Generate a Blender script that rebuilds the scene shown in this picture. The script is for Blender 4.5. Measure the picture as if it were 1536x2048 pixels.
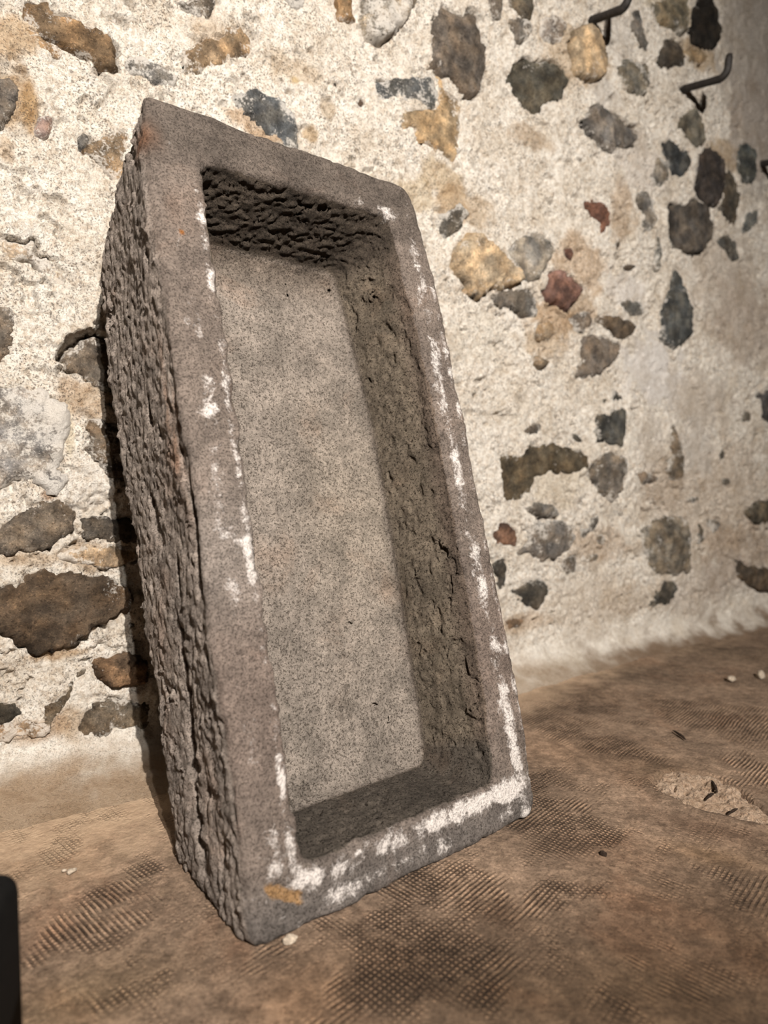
import bpy, math, random
import numpy as np


for o in list(bpy.data.objects):
    bpy.data.objects.remove(o, do_unlink=True)
sc = bpy.context.scene
COL = sc.collection

# ------------------------------------------------------------------ camera
F = 1311.0                       # focal length in pixels of the 1536x2048 frame
PITCH = math.atan(69 / 1311.0)   # a little below level
H = 0.5
cam_d = bpy.data.cameras.new('camera')
cam = bpy.data.objects.new('camera', cam_d)
COL.objects.link(cam)
cam.location = (0, 0, H)
cam.rotation_euler = (math.pi / 2 - PITCH, 0, 0)
cam_d.sensor_fit = 'HORIZONTAL'
cam_d.sensor_width = 36.0
cam_d.lens = F / 1536 * 36.0
cam_d.clip_start = 0.02
cam_d.dof.use_dof = True
cam_d.dof.focus_distance = 0.98
cam_d.dof.aperture_fstop = 3.5
sc.camera = cam

# ------------------------------------------------------------------ light
sc.view_settings.view_transform = 'Standard'
sc.view_settings.look = 'None'
sc.view_settings.gamma = 1.0
sc.view_settings.use_curve_mapping = False
sc.view_settings.exposure = 0.0
world = bpy.data.worlds.new('room_ambience')
sc.world = world
world.use_nodes = True
bg = world.node_tree.nodes['Background']
bg.inputs[0].default_value = (0.95, 0.93, 0.92, 1)
bg.inputs[1].default_value = 0.008


def spot(name, loc, target, power, size, blend, radius, color):
    d = bpy.data.lights.new(name, 'SPOT')
    d.energy = power
    d.spot_size = math.radians(size)
    d.spot_blend = blend
    d.shadow_soft_size = radius
    d.color = color
    o = bpy.data.objects.new(name, d)
    COL.objects.link(o)
    o.location = loc
    v = np.array(target) - np.array(loc)
    o.rotation_euler = (math.acos(-v[2] / np.linalg.norm(v)), 0, math.atan2(v[1], v[0]) - math.pi / 2)
    return o


WARM = (1.0, 0.94, 0.872)
spot('spotlight', (0.72, -1.2, 1.8), (-0.06, 1.0, 0.78), 745, 97, 1.0, 0.012, WARM)
spot('spotlight', (0.60, -1.2, 1.8), (0.0, 1.0, 0.85), 125, 110, 1.0, 0.02, WARM)

# ------------------------------------------------------------------ geometry of the place
fw = np.array([0, math.cos(PITCH), -math.sin(PITCH)])
up = np.array([0, math.sin(PITCH), math.cos(PITCH)])
EX = np.array([1.0, 0, 0])
C = np.array([0, 0, H])


def ray(u, v):
    return fw + EX * (u - 768) / F - up * (v - 1024) / F


def floor_at(u, v):
    r = ray(u, v)
    return C - r * H / r[2]


# trough frame: w along its width, d up along its length, b through its depth
BL = floor_at(506, 1917)
YAW_T = math.radians(38.25)
LEAN = math.radians(16.3)
w_ = np.array([math.cos(YAW_T), math.sin(YAW_T), 0])
n_ = np.array([-w_[1], w_[0], 0])
zz = np.array([0, 0, 1.0])
d_ = math.cos(LEAN) * zz + math.sin(LEAN) * n_
b_ = math.cos(LEAN) * n_ - math.sin(LEAN) * zz
# wall frame: e along the wall, m into the wall
YAW_W = math.radians(32.5)
e_ = np.array([math.cos(YAW_W), math.sin(YAW_W), 0])
m_ = np.array([-math.sin(YAW_W), math.cos(YAW_W), 0])
O_ = BL + n_ * 0.58


def wall_sz(u, v, off=0.0):
    r = ray(u, v)
    P0 = O_ - m_ * off
    t = ((P0 - C) @ m_) / (r @ m_)
    P = C + r * t
    return float((P - O_) @ e_), float(P[2])


def wall_xyz(s, z, g):
    """s along the wall, z up, g towards the room."""
    return O_[None, :] * [[1, 1, 0]] + s[:, None] * e_ + z[:, None] * zz - g[:, None] * m_


# ------------------------------------------------------------------ noise
_rs = np.random.RandomState(7)
_perm = np.concatenate([_rs.permutation(256)] * 3).astype(np.int32)
_grad = _rs.normal(size=(256, 3)).astype(np.float32)
_grad /= np.linalg.norm(_grad, axis=1)[:, None]


def perlin(x, y, z):
    x = np.asarray(x, np.float32); y = np.asarray(y, np.float32); z = np.asarray(z, np.float32)
    xi = np.floor(x).astype(np.int32); yi = np.floor(y).astype(np.int32); zi = np.floor(z).astype(np.int32)
    xf = x - xi; yf = y - yi; zf = z - zi
    u = xf * xf * xf * (xf * (xf * 6 - 15) + 10)
    v = yf * yf * yf * (yf * (yf * 6 - 15) + 10)
    w = zf * zf * zf * (zf * (zf * 6 - 15) + 10)
    r = 0
    for dx in (0, 1):
        for dy in (0, 1):
            for dz in (0, 1):
                h = _perm[_perm[_perm[(xi + dx) & 255] + ((yi + dy) & 255)] + ((zi + dz) & 255)]
                g = _grad[h]
                val = g[..., 0] * (xf - dx) + g[..., 1] * (yf - dy) + g[..., 2] * (zf - dz)
                r = r + val * (u if dx else 1 - u) * (v if dy else 1 - v) * (w if dz else 1 - w)
    return r * 1.5


def fbm(x, y, z, oct=4, gain=0.5):
    a, r, f = 1.0, 0, 1.0
    for k in range(oct):
        r = r + a * perlin(x * f + 17.3 * k, y * f - 9.1 * k, z * f + 4.7 * k)
        a *= gain; f *= 2.03
    return r


def sstep(a, b, x):
    t = np.clip((x - a) / (b - a), 0, 1)
    return t * t * (3 - 2 * t)


def poly_sd(px, pz, poly):
    """signed distance, positive inside."""
    px = np.asarray(px, float); pz = np.asarray(pz, float)
    d2 = np.full(px.shape, 1e9); inside = np.zeros(px.shape, bool)
    n = len(poly)
    for i in range(n):
        ax, az = poly[i]; bx, bz = poly[(i + 1) % n]
        ex, ez = bx - ax, bz - az
        wx, wz = px - ax, pz - az
        t = np.clip((wx * ex + wz * ez) / (ex * ex + ez * ez + 1e-12), 0, 1)
        d2 = np.minimum(d2, (wx - ex * t) ** 2 + (wz - ez * t) ** 2)
        if az != bz:
            c = ((az > pz) != (bz > pz)) & (px < (bx - ax) * (pz - az) / (bz - az) + ax)
            inside ^= c
    d = np.sqrt(d2)
    return np.where(inside, d, -d)


def chaikin(p):
    p = np.asarray(p, float); q = np.roll(p, -1, 0)
    return np.stack([0.82 * p + 0.18 * q, 0.18 * p + 0.82 * q], 1).reshape(-1, 2)


# ------------------------------------------------------------------ mesh helpers
def make_mesh(name, co, faces, mat, smooth=True, attrs=None):
    me = bpy.data.meshes.new(name)
    co = np.asarray(co, np.float32)
    faces = np.asarray(faces, np.int32)
    k = faces.shape[1]
    me.vertices.add(len(co)); me.vertices.foreach_set('co', co.ravel())
    me.loops.add(faces.size); me.loops.foreach_set('vertex_index', faces.ravel())
    me.polygons.add(len(faces))
    me.polygons.foreach_set('loop_start', np.arange(0, faces.size, k, dtype=np.int32))
    me.polygons.foreach_set('loop_total', np.full(len(faces), k, np.int32))
    me.polygons.foreach_set('use_smooth', np.full(len(faces), smooth))
    me.update(calc_edges=True)
    for an, av in (attrs or {}).items():
        av = np.asarray(av, np.float32)
        if av.ndim == 2:
            a = me.color_attributes.new(an, 'FLOAT_COLOR', 'POINT')
            c4 = np.ones((len(av), 4), np.float32); c4[:, :3] = av
            a.data.foreach_set('color', c4.ravel())
        else:
            a = me.attributes.new(an, 'FLOAT', 'POINT')
            a.data.foreach_set('value', av)
    if mat:
        me.materials.append(mat)
    return me


def add_obj(name, me, parent=None, loc=None, label=None, cat=None, group=None, kind=None):
    o = bpy.data.objects.new(name, me)
    COL.objects.link(o)
    if loc is not None:
        o.location = loc
    if parent is not None:
        o.parent = parent
    for k, v in (('label', label), ('category', cat), ('group', group), ('kind', kind)):
        if v:
            o[k] = v
    return o


def grid_faces(nx, ny):
    i = np.arange(nx * ny).reshape(ny, nx)
    return np.stack([i[:-1, :-1], i[:-1, 1:], i[1:, 1:], i[1:, :-1]], -1).reshape(-1, 4)


def lin(c, sat=0.74):
    c = np.asarray(c, float) / 255.0
    c = c.mean() + (c - c.mean()) * sat
    return np.where(c <= 0.04045, c / 12.92, ((c + 0.055) / 1.055) ** 2.4)


# ------------------------------------------------------------------ materials
class NT:
    def __init__(self, name):
        self.m = bpy.data.materials.new(name)
        self.m.use_nodes = True
        self.t = self.m.node_tree
        self.t.nodes.clear()
        self.out = self.n('ShaderNodeOutputMaterial')
        self.b = self.n('ShaderNodeBsdfPrincipled')
        self.b.inputs['Roughness'].default_value = 0.95
        self.b.inputs['Specular IOR Level'].default_value = 0.15
        self.l(self.b.outputs[0], self.out.inputs[0])
        self.pos = self.n('ShaderNodeNewGeometry').outputs['Position']

    def n(self, t, **kw):
        nd = self.t.nodes.new(t)
        for k, v in kw.items():
            setattr(nd, k, v)
        return nd

    def l(self, a, b):
        self.t.links.new(a, b)

    def attr(self, name, color=False):
        a = self.n('ShaderNodeAttribute', attribute_name=name)
        return a.outputs['Color' if color else 'Fac']

    def noise(self, scale, detail=4, rough=0.55, vec=None, dist=0.0):
        nd = self.n('ShaderNodeTexNoise')
        nd.inputs['Scale'].default_value = scale
        nd.inputs['Detail'].default_value = detail
        nd.inputs['Roughness'].default_value = rough
        nd.inputs['Distortion'].default_value = dist
        self.l(vec if vec is not None else self.pos, nd.inputs['Vector'])
        return nd.outputs[0]

    def voro(self, scale, vec=None):
        nd = self.n('ShaderNodeTexVoronoi')
        nd.inputs['Scale'].default_value = scale
        self.l(vec if vec is not None else self.pos, nd.inputs['Vector'])
        return nd.outputs['Distance']

    def ramp(self, x, a, b, lo=0.0, hi=1.0):
        nd = self.n('ShaderNodeMapRange', interpolation_type='SMOOTHSTEP')
        nd.inputs['From Min'].default_value = a
        nd.inputs['From Max'].default_value = b
        nd.inputs['To Min'].default_value = lo
        nd.inputs['To Max'].default_value = hi
        self.l(x, nd.inputs['Value'])
        return nd.outputs[0]

    def math(self, op, a, b=None, clamp=False):
        nd = self.n('ShaderNodeMath', operation=op, use_clamp=clamp)
        for i, x in enumerate((a, b)):
            if x is None:
                continue
            if isinstance(x, (int, float)):
                nd.inputs[i].default_value = x
            else:
                self.l(x, nd.inputs[i])
        return nd.outputs[0]

    def mix(self, fac, a, b, mode='MIX'):
        nd = self.n('ShaderNodeMix', data_type='RGBA', blend_type=mode)
        for s, x in ((nd.inputs[0], fac), (nd.inputs[6], a), (nd.inputs[7], b)):
            if isinstance(x, (int, float)):
                s.default_value = x
            elif isinstance(x, (tuple, list, np.ndarray)):
                s.default_value = (float(x[0]), float(x[1]), float(x[2]), 1)
            else:
                self.l(x, s)
        return nd.outputs[2]

    def vscale(self, sx, sy, sz, rot=(0, 0, 0), vec=None):
        nd = self.n('ShaderNodeMapping')
        nd.inputs['Scale'].default_value = (sx, sy, sz)
        nd.inputs['Rotation'].default_value = rot
        self.l(vec if vec is not None else self.pos, nd.inputs['Vector'])
        return nd.outputs[0]

    def bump(self, h, dist, strength=1.0, prev=None):
        nd = self.n('ShaderNodeBump')
        nd.inputs['Distance'].default_value = dist
        nd.inputs['Strength'].default_value = strength
        self.l(h, nd.inputs['Height'])
        if prev is not None:
            self.l(prev, nd.inputs['Normal'])
        return nd.outputs[0]

    def finish(self, col, normal=None):
        self.l(col, self.b.inputs['Base Color'])
        if normal is not None:
            self.l(normal, self.b.inputs['Normal'])
        return self.m


LIME = lin((236, 226, 212))


def mat_mortar():
    k = NT('lime_mortar')
    col = k.attr('col', True)
    rawness = k.math('SUBTRACT', 1.0, k.attr('smooth'))
    big = k.ramp(k.noise(11, 6, 0.65), 0.40, 0.70)
    c = k.mix(big, col, k.mix(1.0, col, (0.80, 0.76, 0.71), 'MULTIPLY'))
    grit = k.ramp(k.noise(95, 7, 0.75), 0.44, 0.62)
    c = k.mix(k.math('MULTIPLY', grit, k.math('ADD', 0.25, k.math('MULTIPLY', rawness, 0.75))), c, k.mix(1.0, c, (0.75, 0.69, 0.63), 'MULTIPLY'))
    dens = k.ramp(k.noise(17, 4, 0.6), 0.28, 0.62, 0.15, 1.0)
    speck = k.ramp(k.noise(310, 3, 0.6), 0.545, 0.625)
    speck2 = k.ramp(k.noise(150, 3, 0.6, k.vscale(1, 1, 1, (1, 0.5, 2))), 0.60, 0.67)
    sp = k.math('MULTIPLY', k.math('MULTIPLY', k.math('MAXIMUM', speck, speck2), dens), k.math('ADD', 0.12, k.math('MULTIPLY', rawness, 0.88)))
    c = k.mix(k.math('MULTIPLY', sp, 0.78), c, (0.13, 0.10, 0.078))  # self-shadow of small pits painted in as dark specks
    h = k.math('ADD', k.noise(85, 9, 0.72), k.math('MULTIPLY', sp, -0.45))
    nb = k.bump(h, 0.016, 0.85)
    nb = k.bump(k.noise(420, 4, 0.7), 0.0025, 0.9, nb)
    return k.finish(c, nb)


def mat_stone():
    k = NT('rubble_stone')
    col = k.attr('col', True)
    n1 = k.ramp(k.noise(30, 8, 0.68), 0.36, 0.66)
    c = k.mix(n1, k.mix(1.0, col, (0.52, 0.50, 0.48), 'MULTIPLY'), k.mix(1.0, col, (1.30, 1.27, 1.22), 'MULTIPLY'))
    warm = k.ramp(k.noise(15, 5, 0.6, dist=0.6), 0.52, 0.70)
    c = k.mix(k.math('MULTIPLY', warm, 0.24), c, k.mix(1.0, c, (1.30, 1.04, 0.80), 'MULTIPLY'))
    sp = k.ramp(k.noise(270, 4, 0.7), 0.54, 0.64)
    c = k.mix(k.math('MULTIPLY', sp, 0.60), c, k.mix(1.0, c, (2.1, 2.0, 1.9), 'MULTIPLY'))
    dk = k.ramp(k.noise(190, 4, 0.7, k.vscale(1, 1, 1, (2, 0.3, 1))), 0.54, 0.64)
    c = k.mix(k.math('MULTIPLY', dk, 0.70), c, k.mix(1.0, c, (0.26, 0.24, 0.22), 'MULTIPLY'))
    lime = k.attr('lime')
    ln = k.math('ADD', k.math('ADD', lime, k.math('MULTIPLY', k.math('SUBTRACT', k.noise(40, 8, 0.74, dist=0.3), 0.5), 2.0)), k.math('MULTIPLY', k.math('SUBTRACT', k.noise(220, 3, 0.6), 0.5), 0.9))
    lm = k.ramp(ln, 0.52, 0.78)
    c = k.mix(k.math('MULTIPLY', lm, 0.86), c, k.mix(0.3, LIME, col))
    h = k.math('ADD', k.noise(60, 9, 0.70), k.math('MULTIPLY', lm, 0.10))
    nb = k.bump(h, 0.014, 0.85)
    nb = k.bump(k.noise(380, 4, 0.7), 0.0025, 0.9, nb)
    return k.finish(c, nb)


def mat_trough():
    k = NT('volcanic_stone')
    tc = k.n('ShaderNodeTexCoord').outputs['Object']
    col = k.attr('col', True)
    pore = k.attr('pore')
    n1 = k.ramp(k.noise(15, 9, 0.70, tc), 0.34, 0.66)
    c = k.mix(n1, k.mix(1.0, col, (0.70, 0.69, 0.68), 'MULTIPLY'), k.mix(1.0, col, (1.20, 1.18, 1.16), 'MULTIPLY'))
    n2 = k.ramp(k.noise(130, 6, 0.72, tc), 0.40, 0.60)
    c = k.mix(n2, k.mix(1.0, c, (0.80, 0.79, 0.78), 'MULTIPLY'), k.mix(1.0, c, (1.10, 1.09, 1.08), 'MULTIPLY'))
    red = k.ramp(k.noise(9, 5, 0.6, tc, 0.5), 0.54, 0.74)
    c = k.mix(k.math('MULTIPLY', red, 0.42), c, k.mix(1.0, c, (1.18, 0.97, 0.84), 'MULTIPLY'))
    sp = k.math('MAXIMUM', k.ramp(k.noise(360, 3, 0.65, tc), 0.545, 0.63), k.ramp(k.noise(150, 2, 0.6, tc), 0.66, 0.71))
    c = k.mix(k.math('MULTIPLY', sp, k.math('ADD', 0.24, k.math('MULTIPLY', pore, 0.74))), c, k.mix(1.0, c, (0.22, 0.20, 0.18), 'MULTIPLY'))
    lt = k.ramp(k.noise(360, 3, 0.6, k.vscale(1, 1, 1, (1, 2, 0), tc)), 0.58, 0.70)
    c = k.mix(k.math('MULTIPLY', lt, 0.35), c, k.mix(1.0, c, (1.7, 1.65, 1.6), 'MULTIPLY'))
    # dark blotchy stain
    st = k.attr('stain')
    sn = k.ramp(k.math('ADD', k.noise(70, 6, 0.7, tc), k.math('MULTIPLY', k.math('SUBTRACT', st, 0.5), 0.9)), 0.50, 0.60)
    c = k.mix(k.math('MULTIPLY', sn, 0.62), c, k.mix(1.0, c, (0.42, 0.41, 0.40), 'MULTIPLY'))
    # white lime crust
    lime = k.attr('lime')
    ln = k.math('ADD', k.math('ADD', lime, k.math('MULTIPLY', k.math('SUBTRACT', k.noise(30, 8, 0.70, tc, 0.6), 0.5), 2.4)), k.math('ADD', k.math('MULTIPLY', k.math('SUBTRACT', k.noise(13, 3, 0.5, tc), 0.5), 1.5), k.math('MULTIPLY', k.math('SUBTRACT', k.noise(230, 3, 0.6, tc), 0.5), 0.8)))
    lm = k.ramp(ln, 0.66, 1.10)
    c = k.mix(k.math('MULTIPLY', lm, 0.84), c, lin((206, 196, 188)))
    h = k.math('ADD', k.math('MULTIPLY', k.noise(110, 7, 0.68, tc), k.math('ADD', 0.22, pore)), k.math('MULTIPLY', lm, 0.10))
    h = k.math('ADD', h, k.math('MULTIPLY', sp, -0.25))
    nb = k.bump(k.math('MULTIPLY', k.noise(58, 6, 0.7, tc), k.ramp(pore, 0.70, 1.0)), 0.016, 0.9)
    nb = k.bump(h, 0.009, 0.95, nb)
    nb = k.bump(k.noise(480, 4, 0.7, tc), 0.0016, 0.75, nb)
    return k.finish(c, nb)


def mat_floor():
    k = NT('trodden_cement')
    col = k.attr('col', True)
    g = k.attr('grid')
    dust = k.attr('dust')
    # roller pattern pressed into the cement: two crossing sets of grooves 7 mm apart
    wob = k.n('ShaderNodeTexNoise'); wob.inputs['Scale'].default_value = 9; wob.inputs['Detail'].default_value = 2
    k.l(k.pos, wob.inputs['Vector'])
    off = k.n('ShaderNodeVectorMath', operation='MULTIPLY_ADD')
    k.l(wob.outputs['Color'], off.inputs[0]); off.inputs[1].default_value = (0.012, 0.012, 0); k.l(k.pos, off.inputs[2])
    sep = k.n('ShaderNodeSeparateXYZ')
    k.l(k.vscale(1, 1, 1, (0, 0, math.radians(-47)), off.outputs[0]), sep.inputs[0])
    P = 2 * math.pi / 0.0062
    sa = k.math('SINE', k.math('MULTIPLY', sep.outputs[0], P))
    sb = k.math('SINE', k.math('MULTIPLY', sep.outputs[1], P))
    ga = k.ramp(sa, -0.45, 0.65)
    gb = k.ramp(sb, -0.45, 0.65)
    # in some patches one set of grooves is worn away
    side = k.noise(5.0, 2, 0.5)
    wa = k.ramp(side, 0.34, 0.50)
    wb = k.ramp(side, 0.66, 0.50)
    groove = k.math('MAXIMUM', k.math('MULTIPLY', ga, wa), k.math('MULTIPLY', gb, wb))
    worn = k.ramp(k.noise(34, 7, 0.7), 0.34, 0.58, 0.25, 1.0)
    patch = k.math('MULTIPLY', k.ramp(k.math('ADD', g, k.math('MULTIPLY', k.math('SUBTRACT', k.noise(12, 6, 0.66), 0.5), 2.2)), 0.22, 0.62), worn)
    gm = k.math('MULTIPLY', k.math('MULTIPLY', groove, patch), k.ramp(k.noise(140, 4, 0.7), 0.30, 0.52))
    n1 = k.ramp(k.noise(7, 7, 0.62), 0.30, 0.70)
    c = k.mix(n1, k.mix(1.0, col, (0.66, 0.65, 0.64), 'MULTIPLY'), k.mix(1.0, col, (1.20, 1.18, 1.15), 'MULTIPLY'))
    n2 = k.ramp(k.noise(48, 9, 0.76), 0.40, 0.60)
    c = k.mix(n2, k.mix(1.0, c, (0.66, 0.65, 0.64), 'MULTIPLY'), k.mix(1.0, c, (1.16, 1.15, 1.14), 'MULTIPLY'))
    n3 = k.ramp(k.noise(19, 6, 0.7, dist=0.5), 0.56, 0.68)
    c = k.mix(k.math('MULTIPLY', n3, 0.6), c, k.mix(1.0, c, (0.55, 0.52, 0.50), 'MULTIPLY'))
    red = k.ramp(k.noise(4.5, 5, 0.6, dist=0.7), 0.52, 0.72)
    c = k.mix(k.math('MULTIPLY', red, 0.45), c, k.mix(1.0, c, (0.92, 0.70, 0.58), 'MULTIPLY'))
    c = k.mix(k.math('MULTIPLY', gm, 0.88), c, k.mix(1.0, c, (0.26, 0.24, 0.23), 'MULTIPLY'))
    # dust left on the ridges between the grooves
    top = k.math('MULTIPLY', k.math('SUBTRACT', 1.0, groove), patch)
    c = k.mix(k.math('MULTIPLY', top, 0.65), c, k.mix(1.0, c, (1.75, 1.66, 1.55), 'MULTIPLY'))
    sp = k.ramp(k.noise(250, 4, 0.7), 0.53, 0.62)
    c = k.mix(k.math('MULTIPLY', sp, 0.60), c, k.mix(1.0, c, (0.40, 0.37, 0.35), 'MULTIPLY'))
    lt = k.ramp(k.noise(210, 3, 0.6, k.vscale(1, 1, 1, (1, 0, 2))), 0.60, 0.68)
    c = k.mix(k.math('MULTIPLY', lt, 0.60), c, k.mix(1.0, c, (1.8, 1.75, 1.7), 'MULTIPLY'))
    # scuffs
    sv = k.vscale(10, 70, 10, (0, 0, math.radians(-35)))
    sc_ = k.ramp(k.noise(1.0, 5, 0.6, sv), 0.62, 0.70)
    c = k.mix(k.math('MULTIPLY', sc_, 0.25), c, k.mix(1.0, c, (1.6, 1.55, 1.5), 'MULTIPLY'))
    dn = k.ramp(k.math('ADD', dust, k.math('MULTIPLY', k.math('SUBTRACT', k.noise(20, 8, 0.74), 0.5), 1.7)), 0.15, 1.25)
    c = k.mix(dn, c, k.mix(k.noise(60, 5), lin((184, 160, 134), 1.0), lin((156, 132, 108), 1.0)))
    h = k.math('ADD', k.math('MULTIPLY', gm, -0.9), k.math('MULTIPLY', k.noise(110, 7, 0.65), 0.8))
    nb = k.bump(h, 0.0040, 0.95)
    return k.finish(c, nb)


def mat_plain(name, rgb, rough=0.8, spec=0.3, nscale=120, var=0.4, bump=0.001):
    k = NT(name)
    k.b.inputs['Roughness'].default_value = rough
    k.b.inputs['Specular IOR Level'].default_value = spec
    n1 = k.ramp(k.noise(nscale, 6, 0.65), 0.35, 0.68)
    c = lin(rgb)
    cc = k.mix(n1, c * (1 - var), c * (1 + var))
    return k.finish(cc, k.bump(k.noise(nscale * 2, 5, 0.65), bump, 0.8))


M_MORTAR = mat_mortar()
M_STONE = mat_stone()
M_TROUGH = mat_trough()
M_FLOOR = mat_floor()
M_IRON = mat_plain('forged_iron', (38, 32, 28), 0.6, 0.4, 160, 0.5, 0.0015)
M_BLACK = mat_plain('black_paint', (9, 8, 7), 0.8, 0.15, 90, 0.3, 0.0006)
M_CRUMB = mat_plain('mortar_crumb', (168, 150, 128), 0.95, 0.1, 300, 0.3, 0.002)
M_TWIG = mat_plain('dark_wood', (44, 32, 24), 0.9, 0.1, 260, 0.4, 0.001)
M_BROKEN = None

# ------------------------------------------------------------------ wall relief
def cove(s, z):
    hh = 0.115 + 0.03 * perlin(s * 3.0, s * 0, s * 0 + 2.2)
    t = np.clip(1 - z / hh, 0, 1.25)
    reach = np.interp(s, [-.5, .3, .9, 1.4, 2.3], [.150, .135, .105, .07, .06])
    return reach * t ** 4.5


def wall_base(s, z):
    """the slow bulges of the wall, towards the room."""
    g = 0.016 * fbm(s * 2.1, z * 2.1, s * 0 + 0.4, 2)
    g = g * sstep(0.0, 0.25, z) + cove(s, z)
    g = g - 0.010 * np.exp(-((s - 0.12) ** 2 / 0.12 + (z - 0.9) ** 2 / 0.06))   # room for the trough's back
    return g


GREY = (122, 112, 102)
DARK = (74, 66, 58)
BLUE = (96, 98, 98)
OLIVE = (88, 80, 64)
BROWN = (118, 96, 74)
OCHRE = (186, 150, 108)
RED = (146, 84, 66)
PALE = (196, 182, 164)
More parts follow.
